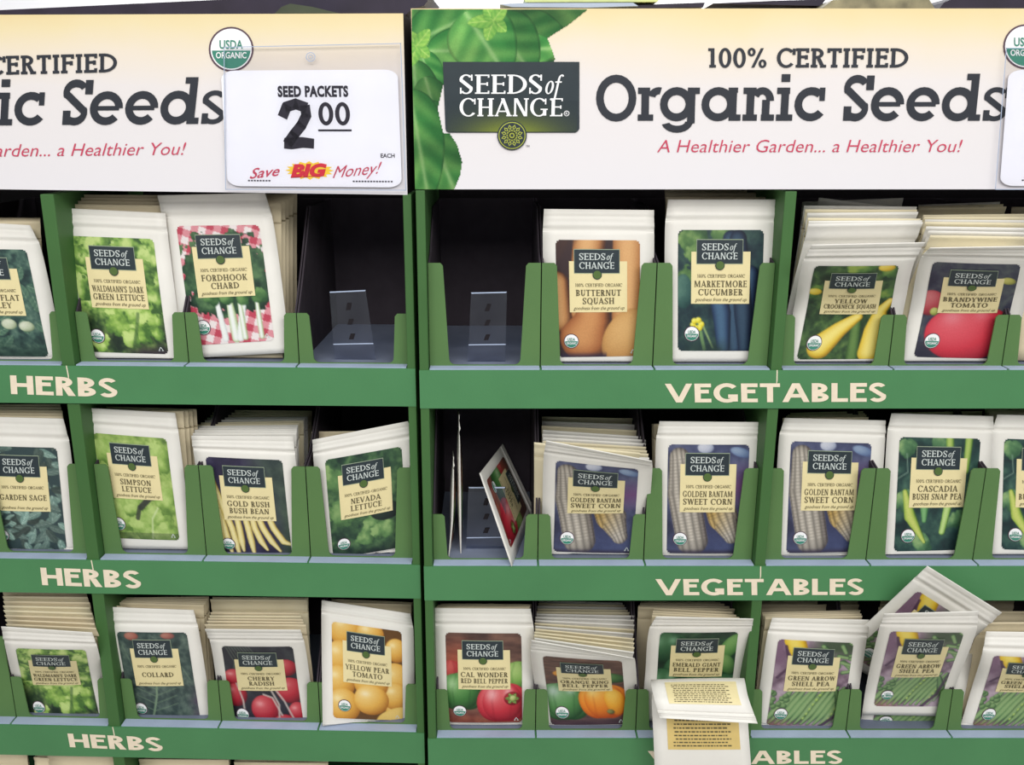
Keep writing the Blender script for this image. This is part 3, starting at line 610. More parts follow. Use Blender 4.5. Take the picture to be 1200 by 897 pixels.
class Display: pass
FH = .0425                                          # height of the green shelf fronts
def make_display(unit, label, xl, xr, dividers, zf, head, walls, words_, right_side):
    d = Display(); d.unit = unit; d.zf = zf
    root = thing('display_stand', label, 'display stand', (unit.o[0], unit.o[1], 0), 'seed packet display stands', -unit.a); d.root = root
    for x0, x1 in walls:
        m = MB(); m.box(x0, x1, .0, .235, 0, head[0] - .001); o = m.build('side_panel', M['wall'], root, bevel=.0008)
    for x0, x1 in dividers:
        m = MB()
        for k, z in enumerate(zf):
            top = head[0] - .002 if k == 0 else zf[k - 1] - FH - .001
            m.box(x0, x1, .001, .235, z - .001, top)
        m.build('divider', M['wall'], root, bevel=.0008)
    m = MB(); m.box(xl, xr, .235, .241, 0, head[0] + .05); m.build('back_panel', M['black'], root)
    m = MB(); m.box(xl, xr, .004, .235, 0, zf[-1] - FH); m.build('base', M['wall'], root)
    for k, z in enumerate(zf):
        m = MB(); m.box(xl, xr, -.001, .006, z - FH, z); m.box(xl, xr, .006, .235, z - .004, z - .0005)
        for x0, x1 in dividers:                     # the nick torn in the board below each divider
            m.prism([(x0 + .0055, z + .0004), (x0 + .0066, z + .0004), (x0 + .0074, z - .011), (x0 + .0066, z - .018)], 'y', -.0013, -.0010, 1)
        for tx in words_[k]:
            t, w = text(tx[0], .205, .195, 0, .075); plane_text(m, unit, t, w, tx[1], tx[2], tx[3], 1, -.0014)
        m.build('shelf_front', [M['fascia'], M['cream_ink']], root)
    return d

# right display -----------------------------------------------------
ZR = [1.2962, 1.0662, .8392, .6112]
VEG = ['VEGETABLES']
d_right = make_display(RU, 'green cardboard display stand with the full slate logo on its white header', -.0825, .679, [(.2927, .3045)], ZR, (1.4857, 1.6567), [(-.0822, -.0727), (.6695, .679)],
    [[('VEGETABLES', (780, 472), (1039, 471), (779, 450))], [('VEGETABLES', (769, 698), (1012.5, 697.5), (768, 679))], [('VEGETABLES', (760, 896), (987.5, 895.5), (759, 880.5))], []], True)
m = MB()
zb, zt = 1.4857, 1.6567
hv = [(-.0825, 0, zb), (.679, 0, zb), (.679, 0, zt), (-.0825, 0, zt), (-.0825, .2, zb), (.679, .2, zb), (.679, .2, zt), (-.0825, .2, zt)]
m.raw(hv, [(0, 1, 2, 3), (5, 4, 7, 6), (4, 0, 3, 7), (1, 5, 6, 2), (3, 2, 6, 7), (4, 5, 1, 0)])
t, w = text('100% CERTIFIED', .175, .145, .07, .08); plane_text(m, RU, t, w, (830, 79.2), (1064, 79.2), (830, 56.5), 1, -.0006)
t, w = text('Organic Seeds', .175, .175, .07, .035, slab=True); plane_text(m, RU, t, w, (698.5, 141.5), (1179, 141.5), (698.5, 88.5), 1, -.0006)
t, w = font_text('A Healthier Garden... a Healthier You!', shear=.22, offset=-.006); plane_text(m, RU, t, w, (770, 178.6), (1127, 178.3), (770, 163.0), 2, -.0006)
header_r = m.build('header', [M['header'], M['ink'], M['red_ink']], d_right.root)
# basil leaves printed in the header's corner
def basil():
    x0, x1, y0, y1 = 482.5, 690, 11, 222
    W, H = 190, 194; a = Art(W, H, (y1 - y0) / (x1 - x0)); S = 1 / (x1 - x0)
    n = fbm(5, 300, 4, W, H)
    def lf(px, py, l, w, ang, b=1.0):
        a.leaf((px - x0) * S, (py - y0) * S, l * S, w * S, ang, G(44, 122, 54) * b, G(128, 190, 96) * b, G(168, 210, 136) * b)
    edge = np.interp(a.Y / S + y0, [11, 30, 45, 72, 155, 170, 190, 205, 222], [688, 664, 640, 650, 524, 534, 540, 538, 531])
    gap = (a.Y / S + y0 > 100) & (a.Y / S + y0 < 156) & (a.X / S + x0 > 513.5 + np.abs(a.Y / S + y0 - 128) * .22)
    a.over(((a.X / S + x0 < edge) & ~gap & ~((a.Y / S + y0 > 74) & (a.X / S + x0 > 560))).astype(float), G(36, 84, 44))
    lf(476, 0, 60, 34, .5, .8); lf(560, 5, 60, 34, .1, .85); lf(500, -5, 70, 28, .9, .8)
    lf(580, 6, 118, 44, .02, .62); lf(600, 24, 80, 30, .5, .72)
    lf(480, 52, 120, 36, -.45, .9); lf(500, 60, 158, 34, -.02, .95); lf(575, 20, 84, 40, .95, .82); lf(545, 14, 90, 44, 1.0, .95)
    lf(492, 60, 66, 20, 1.2, 1.0); lf(484, 70, 150, 32, 1.47, .8); lf(498, 90, 140, 28, 1.30, .72); lf(490, 120, 118, 40, 1.18, .78); lf(480, 105, 130, 34, 1.4, .85)
    for px, py in ((578, 24), (488, 54)):
        for k in range(5): a.leaf((px - x0) * S, (py - y0) * S, (20 + 5 * (k % 3)) * S, 9 * S, k * 1.17 + .7, G(104, 166, 70), G(150, 198, 88), G(186, 214, 118))
    a.I *= (.80 + .30 * n)[..., None]; a.A = a.A * ((a.X / S + x0 < edge + 2) & ~gap)
    xs = np.linspace(x0, x1, W); ys = np.linspace(y0, y1, H)
    tl, tr, bl = RU.at(x0, y0, -.0005), RU.at(x1, y0, -.0005), RU.at(x0, y1, -.0005)
    V = np.array([[RU.at(x, y, -.0005) for x in xs] for y in ys]).reshape(-1, 3); V[:, 1] = -.0005
    lft = -.0825; V[:, 0] = np.maximum(V[:, 0], lft); V[:, 2] = np.clip(V[:, 2], zb, zt)
    keep = a.A > .5; f = []
    for j in range(H - 1):
        for i in range(W - 1):
            if keep[j, i] and keep[j + 1, i + 1]: k = j * W + i; f.append((k, k + W, k + W + 1, k + 1))
    mm = MB(); mm.raw(V, f); mm.build('basil_picture', M['print_matte'], header_r, colors=a.I.reshape(-1, 3))
basil()
def logo_slate():
    m = MB(); y = -.0010
    plane_poly(m, RU, [(519, 72.5), (679, 72.5), (679, 151), (677, 154), (674, 155.5), (526, 155.5), (523, 154), (522, 151)], 0, y)
    # moss-green glow printed along the foot of the plate
    W, H = 60, 22; xs = np.linspace(524, 676, W); ys = np.linspace(118, 154.5, H)
    t, w = text('SEEDS', .17, .07, .07, .08); plane_text(m, RU, t, w, (538.5, 110), (635.5, 110), (538.5, 87.5), 1, y - .0006)
    t, w = text('CHANGE', .17, .07, .07, .08); plane_text(m, RU, t, w, (538.5, 136.3), (659, 136.3), (538.5, 115.2), 1, y - .0006)
    t, w = of_polys(); plane_text(m, RU, t, w, (639, 110), (661, 110), (639, 87.5), 1, y - .0006)
    plane_poly(m, RU, disc2(664, 133, 3.2), 1, y - .0006); plane_poly(m, RU, disc2(664, 133, 2.4), 0, y - .0008); t, w = font_text('R'); plane_text(m, RU, t, w, (662.8, 134.6), (665.4, 134.6), (662.8, 131.4), 1, y - .001)
    lp = m.build('logo_plate', [M['slate'], M['white']], header_r)
    V = np.array([[RU.at(x, yy, y - .0003) for x in xs] for yy in ys]).reshape(-1, 3); X, Y = np.meshgrid(xs, ys)
    g = np.exp(-(((X - 600) / 52) ** 2 + ((Y - 160) / 22) ** 2)).ravel()[:, None]; c = G(43, 53, 58) * (1 - g) + G(128, 140, 44) * g
    mm = MB(); mm.raw(V, [(j * W + i, (j + 1) * W + i, (j + 1) * W + i + 1, j * W + i + 1) for j in range(H - 1) for i in range(W - 1)])
    mm.build('green_glow_print', M['print_matte'], header_r, colors=c)
    m = MB(); plane_poly(m, RU, disc2(600, 158.8, 17.3, 40), 0, y - .0006); plane_poly(m, RU, disc2(600, 158.8, 15.8, 40), 1, y - .0008); plane_poly(m, RU, disc2(600, 158.8, 14.8, 40), 0, y - .0010)
    # rosette of interlaced petals
    for k in range(12):
        A = k * PI / 6
        for r0, r1, wd in ((1.5, 7, 2.0), (6.5, 13, 2.2)):
            B = A + (PI / 12 if r0 > 5 else 0); c, s = math.cos(B), math.sin(B)
            o = [(r0, 0), ((r0 + r1) / 2, wd), (r1, 0), ((r0 + r1) / 2, -wd)]; q = [(r0 + 1.4, 0), ((r0 + r1) / 2, wd * .45), (r1 - 1.4, 0), ((r0 + r1) / 2, -wd * .45)]
            T = lambda p: (600 + p[0] * c - p[1] * s, 158.8 + p[0] * s + p[1] * c)
            plane_poly(m, RU, [T(p) for p in o], 1, y - .0012); plane_poly(m, RU, [T(p) for p in q], 0, y - .0014)
    m.build('emblem', [M['slate'], M['lime']], header_r)
    m = MB(); t, w = font_text('TM'); plane_text(m, RU, t, w, (616, 172.5), (620.5, 172.5), (616, 170), 0, y); m.build('trademark_print', M['ink'], header_r)
def of_polys():
    g = []
    sh = lambda p, k=.25: np.stack([p[:, 0] + k * p[:, 1], p[:, 1]], 1)
    g += [sh(p) for p in arc(.24, .33, .24, .35, 0, 360, .13, .06)]
    f = [p + np.array([.52, 0]) for p in rect(.1, -.25, .22, .78) + arc(.28, .76, .18, .25, 40, 180, .12, .07) + rect(-.02, .58, .36, .65) + arc(.03, -.2, .18, .16, -150, 0, .11, .06)]
    g += [sh(p) for p in f]
    lo = min(p[:, 0].min() for p in g); g = [p - np.array([lo, 0]) for p in g]
    return g, max(p[:, 0].max() for p in g)
logo_slate()
m = MB(); seal_polys(m, RU, 1202, 54.7, 26.3, -.0006); m.build('organic_seal', [M['seal_ring'], M['white'], M['seal_green']], header_r)

# left display -----------------------------------------------------
ZL = [LU.at(216, 430)[2], LU.at(300, 659.5)[2], LU.at(300, 855.5)[2]]; ZL.append(ZL[2] - .228)
lw = [LU.at(px, 430, .0)[0] for px in (478.5, 487.5)]; ld = [LU.at(px, 429, 0)[0] for px in (72, 87)]
LXR = 0.0; LXL = -.775
d_left = make_display(LU, 'green cardboard display stand whose white header carries the price sign', LXL, LXR, [(ld[0], ld[1])], ZL, (LU.at(240, 226)[2], LU.at(240, 16.5)[2]), [(-.0088, LXR), (LXL, LXL + .009)],
    [[('HERBS', (13, 462), (138.5, 466), (11.5, 440))], [('HERBS', (49.5, 686), (166.5, 690), (47, 665.5))], [('HERBS', (82, 876), (192, 881), (79, 860))], []], False)
m = MB()
zbl, zbr, ztp = LU.at(0, 222)[2], LU.at(478, 228.5)[2], LU.at(240, 16.5)[2]
sl = (zbr - zbl) / (LU.at(478, 228.5)[0] - LU.at(0, 222)[0]); zbL = zbr + sl * (LXL)
xR0, xR1 = LU.at(477.5, 228)[0], LU.at(472.5, 16)[0]
hv = [(LXL, 0, zbL), (xR0, 0, zbr), (xR1, 0, ztp), (LXL, 0, ztp), (LXL, .2, zbL), (xR0, .2, zbr), (xR1, .2, ztp), (LXL, .2, ztp)]
m.raw(hv, [(0, 1, 2, 3), (5, 4, 7, 6), (4, 0, 3, 7), (3, 2, 6, 7), (4, 5, 1, 0)]); m.raw(hv, [(1, 5, 6, 2)], 3)
t, w = text('100% CERTIFIED', .175, .145, .07, .08); plane_text(m, LU, t, w, (-93, 90), (137, 84.5), (-94, 68), 1, -.0006)
t, w = text('Organic Seeds', .175, .175, .07, .035, slab=True); plane_text(m, LU, t, w, (-211, 148.5), (263, 145), (-211, 96.5), 1, -.0006)
t, w = font_text('A Healthier Garden... a Healthier You!', shear=.22, offset=-.006); plane_text(m, LU, t, w, (-134, 185), (217, 181.5), (-134, 169.5), 2, -.0006)
header_l = m.build('header', [M['header'], M['ink'], M['red_ink'], M['black']], d_left.root)
m = MB(); seal_polys(m, LU, 270.9, 57.7, 26.3, -.0006); m.build('organic_seal', [M['seal_ring'], M['white'], M['seal_green']], header_l)

# ------------------------------------------------------------------ price signs in clear sleeves
def price_sign(unit, label, q, hold, full):        # q: photo corners of the card TL, TR, BR, BL
    TL, TR, BR, BL = [np.array(p, float) for p in q]
    def P(a, b): return (TL * (1 - a) + TR * a) * (1 - b) + (BL * (1 - a) + BR * a) * b     # 0..1 across and down the card
    c = unit.hit(*P(.5, 1), -.004); root = thing('price_sign', label, 'price sign', c, 'price signs clipped to the headers')
    W = lambda a, b, dy: unit.hit(*P(a, b), dy)
    def sheet(pts, y0, y1, name, mt):
        mm = MB(); f = [W(a, b, y0) for a, b in pts]; k = [W(a, b, y1) for a, b in pts]; n = len(pts)
        mm.raw(f + k, [tuple(range(n)), tuple(range(2 * n - 1, n - 1, -1))] + [(i, (i + 1) % n, (i + 1) % n + n, i + n) for i in range(n)])
        return mm.build(name, mt, root, origin=c)
    o = sheet([(a, b) for a, b in rrect(0, 0, 1, 1, .075, 6)], -.0035, -.0030, 'card', M['card'])
    mm = MB(); y = -.0038
    def T(polys, w, a0, a1, b0, b1, mi, sl=0.0, dy=y):
        for p in polys:
            x = p[:, 0] / w; v = [W(a0 + (a1 - a0) * xx, b0 + sl * xx + (b1 - b0) * yy, dy) for xx, yy in zip(x, p[:, 1])]
            mm.raw(v, [range(len(v))], mi)
    t, w = font_text('SEED PACKETS', offset=.05, space=1.08); T(t, w, .315, .715, .225, .135, 0)
    two = []
    pts = [(.02, .72), (.12, .93), (.36, 1.0), (.6, .92), (.62, .72), (.48, .48), (.28, .26), (.12, .06)]
    pw = .13
    for (ax, ay), (bx, by) in zip(pts[:-1], pts[1:]):
        dx, dy_ = bx - ax, by - ay; l = math.hypot(dx, dy_); nx, ny = -dy_ / l * pw, dx / l * pw; ex, ey = dx / l * .05, dy_ / l * .05
        two.append(np.array([(ax + nx - ex, ay + ny - ey), (ax - nx - ex, ay - ny - ey), (bx - nx + ex, by - ny + ey), (bx + nx + ex, by + ny + ey)]))
    two += [np.array([(0, -.08), (.2, -.1), (.5, -.06), (.78, -.08), (.8, .16), (.5, .2), (.2, .2), (.02, .18)])]
    T(two, .8, .335, .51, .645, .29, 0)
    z = arc(.3, .5, .3, .5, 0, 360, .17, .17); T(z, .6, .54, .625, .475, .275, 0); T(z, .6, .635, .72, .475, .275, 0)
    T(rect(0, 0, 1, 1), 1, .535, .725, .525, .508, 0)
    t, w = font_text('EACH', offset=.02); T(t, w, .885, .965, .748, .712, 0)
    star = [(math.cos(k * PI / 16) * (1.0 if k % 2 == 0 else .8) * .5 + .5, math.sin(k * PI / 16) * (1.0 if k % 2 == 0 else .76) * .5 + .5) for k in range(32)]
    T([np.array(star)], 1, .335, .615, .94, .78, 2, 0)
    t, w = font_text('BIG', shear=.25, offset=.06); T(t, w, .365, .575, .915, .81, 1, -.01, y - .0004)
    T(rect(0, 0, 1, 1), 1, .365, .54, .925, .918, 1, -.015, y - .0004)
    t, w = font_text('Save', shear=.45, offset=.012); T(t, w, .13, .305, .935, .845, 3, -.03)
    t, w = font_text('Money!', shear=.5); T(t, w, .605, .89, .925, .82, 3, -.045)
    for a0, a1, b in ((.12, .265, .945), (.72, .96, .945)):
        n = int((a1 - a0) * 60)
        for k in range(n): T(rect(0, 0, 1, 1), 1, a0 + k / 60, a0 + k / 60 + .011, b + .012, b, 4)
    mm.build('lettering', [M['black_ink'], M['bright_red'], M['yellow_ink'], M['red_ink'], M['plum']], o, origin=c)
    H = [(hold[0], hold[1]), (hold[2], hold[3]), (hold[4], hold[5]), (hold[6], hold[7])]
    mm = MB()
    f = [unit.hit(*p, -.0055) for p in H]; k = [unit.hit(*p, -.0050) for p in H]
    mm.raw(f + k, [(0, 1, 2, 3), (7, 6, 5, 4)] + [(i, (i + 1) % 4, (i + 1) % 4 + 4, i + 4) for i in range(4)])
    o2 = mm.build('clear_sleeve', M['film'], root, origin=c)
    mm = MB()                                       # the punched hang hole and the welded rim
    ctr = (np.array(H[0]) + np.array(H[1])) / 2 + np.array([-2, 14])
    for r0, r1 in ((4.6, 5.6), (2.0, 2.8)):
        A = np.linspace(0, 2 * PI, 25)
        for i in range(24): mm.raw([unit.hit(ctr[0] + r * math.cos(A[j]), ctr[1] + r * math.sin(A[j]), -.0058) for r, j in ((r0, i), (r1, i), (r1, i + 1), (r0, i + 1))], [(0, 1, 2, 3)])
    for p, q_ in zip(H, H[1:] + H[:1]):
        p, q_ = np.array(p), np.array(q_); d = (q_ - p) / np.hypot(*(q_ - p)); nn = np.array([-d[1], d[0]]) * .9
        mm.raw([unit.hit(*x, -.0058) for x in (p, q_, q_ + nn, p + nn)], [(0, 1, 2, 3)])
    mm.build('welded_rim', M['lip'], root, origin=c)
price_sign(LU, 'white price sign reading 2.00 hanging at the right end of the left header', [(258.8, 82.8), (466, 81.5), (471, 219.8), (266.5, 218.2)], (262, 55, 470, 50.5, 476, 223.5, 264, 222.5), True)
price_sign(RU, 'white price sign cut off by the right edge of the picture, on the right header', [(1182, 82), (1388, 82), (1384, 218), (1171.5, 218)], (1179, 56, 1392, 56, 1390, 222, 1166, 222.5), False)

# ------------------------------------------------------------------ cartons that hold the packets
def carton(d, x0, x1, row, tall, label, depth=.205):
    u = d.unit; z = d.zf[row]; w = x1 - x0 - .0012; hf = .1125 if tall else .0570
    base = u.world((x0 + .0006, .0145, z)); root = thing('carton', label, 'carton', base, 'green cartons standing in the displays', -u.a)
    m = MB()
    side = [(.002, 0), (depth, 0), (depth, .163), (.085, .163), (.03, .120 if tall else .090), (.002, hf)]
    m.prism(side, 'x', 0, .0018, 0); m.prism(side, 'x', w - .0018, w, 0); m.box(.0018, w - .0018, depth - .002, depth, 0, .163, 0); m.box(.0018, w - .0018, .002, depth - .002, 0, .0014, 1)
    m.build('tray', [M['inner'], M['tray_floor']], root)
    a, b, r = (.0150, .0220, .007) if tall else (.0125, .0168, .006)
    def innr(sg):
        pts = [(a - .002, hf), (a + .0006, hf - .003)]
        for t in np.linspace(0, 1, 6): A = t * PI / 2; pts.append((b - .0012 + r - r * math.cos(A), .0022 + r - r * math.sin(A)))
        return pts
    L = innr(1); prof = [(0, 0), (w, 0), (w, hf)] + [(w - x, z_) for x, z_ in L] + [(x, z_) for x, z_ in reversed(L)] + [(0, hf)]
    m = MB(); m.prism(prof, 'y', 0, .0016); m.build('front_panel', M['flap'], root)
    m = MB(); m.box(.0006, w - .0006, -.0133, .0, 0, .0012); m.build('lip', M['lip'], root)
    return root
def cells(d, edges_px, row, y):
    return [d.unit.at(p, y, .009)[0] for p in edges_px]
RX = [-.0727, .0471, .1685, .2927]; RX2 = [.3045, .4236, .5460, .6690]
ex = [LU.at(p, 430, 0)[0] for p in (87.5, 216, 347, 478)]
LX = [ex[0], ex[1], ex[2], -.0090]; LX2 = [ld[0] - .1215 * 2, ld[0] - .1215, ld[0]]
CT = [(d_right, RX[0], RX[1], 0, 1, 'empty green carton with tall front flaps under the printed basil leaves'),
      (d_right, RX[1], RX[2], 0, 1, 'green carton holding butternut squash packets'),
      (d_right, RX[2], RX[3], 0, 1, 'green carton holding cucumber packets'),
      (d_right, RX2[0], RX2[1], 0, 0, 'green carton packed with crookneck squash packets'),
      (d_right, RX2[1], RX2[2], 0, 0, 'green carton packed with large red tomato packets'),
      (d_right, RX2[2], RX2[3], 0, 0, 'green carton cut by the right edge beside the tomato packets'),
      (d_right, RX[0], RX[1], 1, 0, 'nearly empty green carton with packets standing sideways in it'),
      (d_right, RX[1], RX[2], 1, 0, 'green carton with the bent sweet corn packet, low flaps'),
      (d_right, RX[2], RX[3], 1, 1, 'tall flapped green carton of corn packets left of the divider'),
      (d_right, RX2[0], RX2[1], 1, 1, 'tall flapped green carton of corn packets right of the divider'),
      (d_right, RX2[1], RX2[2], 1, 1, 'green carton holding the fully visible snap pea packet'),
      (d_right, RX2[2], RX2[3], 1, 1, 'green carton of snap pea packets cut by the right edge'),
      (d_right, RX[0], RX[1], 2, 0, 'green carton holding red bell pepper packets'),
      (d_right, RX[1], RX[2], 2, 0, 'green carton packed with orange bell pepper packets'),
      (d_right, RX[2], RX[3], 2, 0, 'green carton behind the two packets flopped over its front'),
      (d_right, RX2[0], RX2[1], 2, 0, 'green carton of shell pea packets just right of the divider'),
      (d_right, RX2[1], RX2[2], 2, 0, 'green carton under the tilted shell pea packet'),
      (d_right, RX2[2], RX2[3], 2, 0, 'green carton of shell pea packets cut by the right edge'),
      (d_left, LX2[1], LX2[2], 0, 0, 'green carton of parsley packets at the left edge'),
      (d_left, LX[0], LX[1], 0, 0, 'green carton of lettuce packets under the left header'),
      (d_left, LX[1], LX[2], 0, 0, 'green carton holding chard packets'),
      (d_left, LX[2], LX[3], 0, 0, 'empty green carton with low front flaps below the price sign'),
      (d_left, LX2[1], LX2[2], 1, 1, 'green carton holding sage packets'),
      (d_left, LX[0], LX[1], 1, 1, 'green carton holding pale lettuce packets in the middle row'),
      (d_left, LX[1], LX[2], 1, 1, 'green carton packed with yellow bean packets'),
      (d_left, LX[2], LX[3], 1, 1, 'green carton holding the dark lettuce packet in the middle row'),
      (d_left, LX2[0], LX2[1], 2, 1, 'green carton cut by the left edge in the lowest herbs row'),
      (d_left, LX2[1], LX2[2], 2, 0, 'green carton of lettuce packets in the lowest herbs row'),
      (d_left, LX[0], LX[1], 2, 0, 'green carton holding collard packets'),
      (d_left, LX[1], LX[2], 2, 0, 'green carton holding radish packets'),
      (d_left, LX[2], LX[3], 2, 0, 'green carton holding yellow tomato packets')]
for c in CT: carton(*c)

# ------------------------------------------------------------------ seed packets
def hermite(vs, P, v):                             # smooth curve through points P at parameters vs
    vs = np.asarray(vs, float); P = np.asarray(P, float); n = len(vs)
    if n == 2: return P[0] + (P[1] - P[0]) * ((v - vs[0]) / (vs[1] - vs[0]))[:, None]
    d = np.diff(P, axis=0) / np.diff(vs)[:, None]; m = np.zeros_like(P); m[0] = d[0]; m[-1] = d[-1]
    for i in range(1, n - 1):
        a, b = vs[i] - vs[i - 1], vs[i + 1] - vs[i]; m[i] = (d[i - 1] * a + d[i] * b) / (a + b)
    k = np.clip(np.searchsorted(vs, v, 'right') - 1, 0, n - 2); h = (vs[k + 1] - vs[k])[:, None]; t = ((v - vs[k]) / (vs[k + 1] - vs[k]))[:, None]
    return (2 * t**3 - 3 * t**2 + 1) * P[k] + (t**3 - 2 * t**2 + t) * h * m[k] + (-2 * t**3 + 3 * t**2) * P[k + 1] + (t**3 - t**2) * h * m[k + 1]

class Sheet:                                       # a pouch's face: u across, v up
    def __init__(s, rows, bulge=.0035): s.vs = [r[0] for r in rows]; s.L = np.array([r[1] for r in rows]); s.R = np.array([r[2] for r in rows]); s.b = bulge
    def frame(s, v):
        L, R = hermite(s.vs, s.L, v), hermite(s.vs, s.R, v); e = 1e-3
        va, vb = np.clip(v - e, 0, 1), np.clip(v + e, 0, 1)
        T = (hermite(s.vs, s.L, vb) + hermite(s.vs, s.R, vb)) - (hermite(s.vs, s.L, va) + hermite(s.vs, s.R, va))
        N = np.cross(R - L, T); N /= np.linalg.norm(N, axis=1, keepdims=True) + 1e-12
        return L, R, N
    def prof(s, u, v): return np.clip(np.sin(PI * np.clip(u, 0, 1)), 0, 1) ** .7 * np.clip(np.sin(PI * np.clip(v / .88, 0, 1)), 0, 1) ** .6
    def pt(s, u, v, off=0.0):
        u = np.asarray(u, float).ravel(); v = np.asarray(v, float).ravel(); L, R, N = s.frame(v)
        crease = .0010 * np.exp(-((v - .905) / .012) ** 2) - .0012 * np.exp(-((v - .872) / .012) ** 2) - .0008 * np.exp(-((v - .958) / .008) ** 2)
        return L + (R - L) * u[:, None] + N * (s.b * s.prof(u, v) + crease + off)[:, None]
    def back(s, u, v, th):
        u = np.asarray(u, float).ravel(); v = np.asarray(v, float).ravel(); L, R, N = s.frame(v)
        return L + (R - L) * u[:, None] - N * (.0008 + th * s.prof(u, v))[:, None]

def pouch_mesh(sh, nu=11, nv=48, th=.003):
    vv = np.concatenate([np.linspace(0, .83, nv - nv // 2), np.linspace(.83, 1, nv // 2 + 1)[1:]]); U, V = np.meshgrid(np.linspace(0, 1, nu), vv); mb = MB()
    F = sh.pt(U, V); B = sh.back(U, V, th); n = nu * nv; f = []
    for j in range(nv - 1):
        for i in range(nu - 1):
            k = j * nu + i; f += [(k, k + 1, k + nu + 1, k + nu), (n + k, n + k + nu, n + k + nu + 1, n + k + 1)]
    for j in range(nv - 1):
        a, b = j * nu, (j + 1) * nu; f += [(a, b, n + b, n + a), (a + nu - 1, n + a + nu - 1, n + b + nu - 1, b + nu - 1)]
    for i in range(nu - 1):
        a = i; b = (nv - 1) * nu + i; f += [(a, n + a, n + a + 1, a + 1), (b, b + 1, n + b + 1, n + b)]
    mb.raw(np.concatenate([F, B]), f); return mb

UL, UR, VB, VT = .115, .870, .085, .815            # where the printed photo sits on the pouch
_FT = {}
def ftext(*a, **k):
    key = (a, tuple(sorted(k.items())))
    if key not in _FT: _FT[key] = font_text(*a, **k)
    return _FT[key]
_TX = {}
def stext(st, *a):
    if (st, a) not in _TX: _TX[(st, a)] = text(st, *a)
    return _TX[(st, a)]

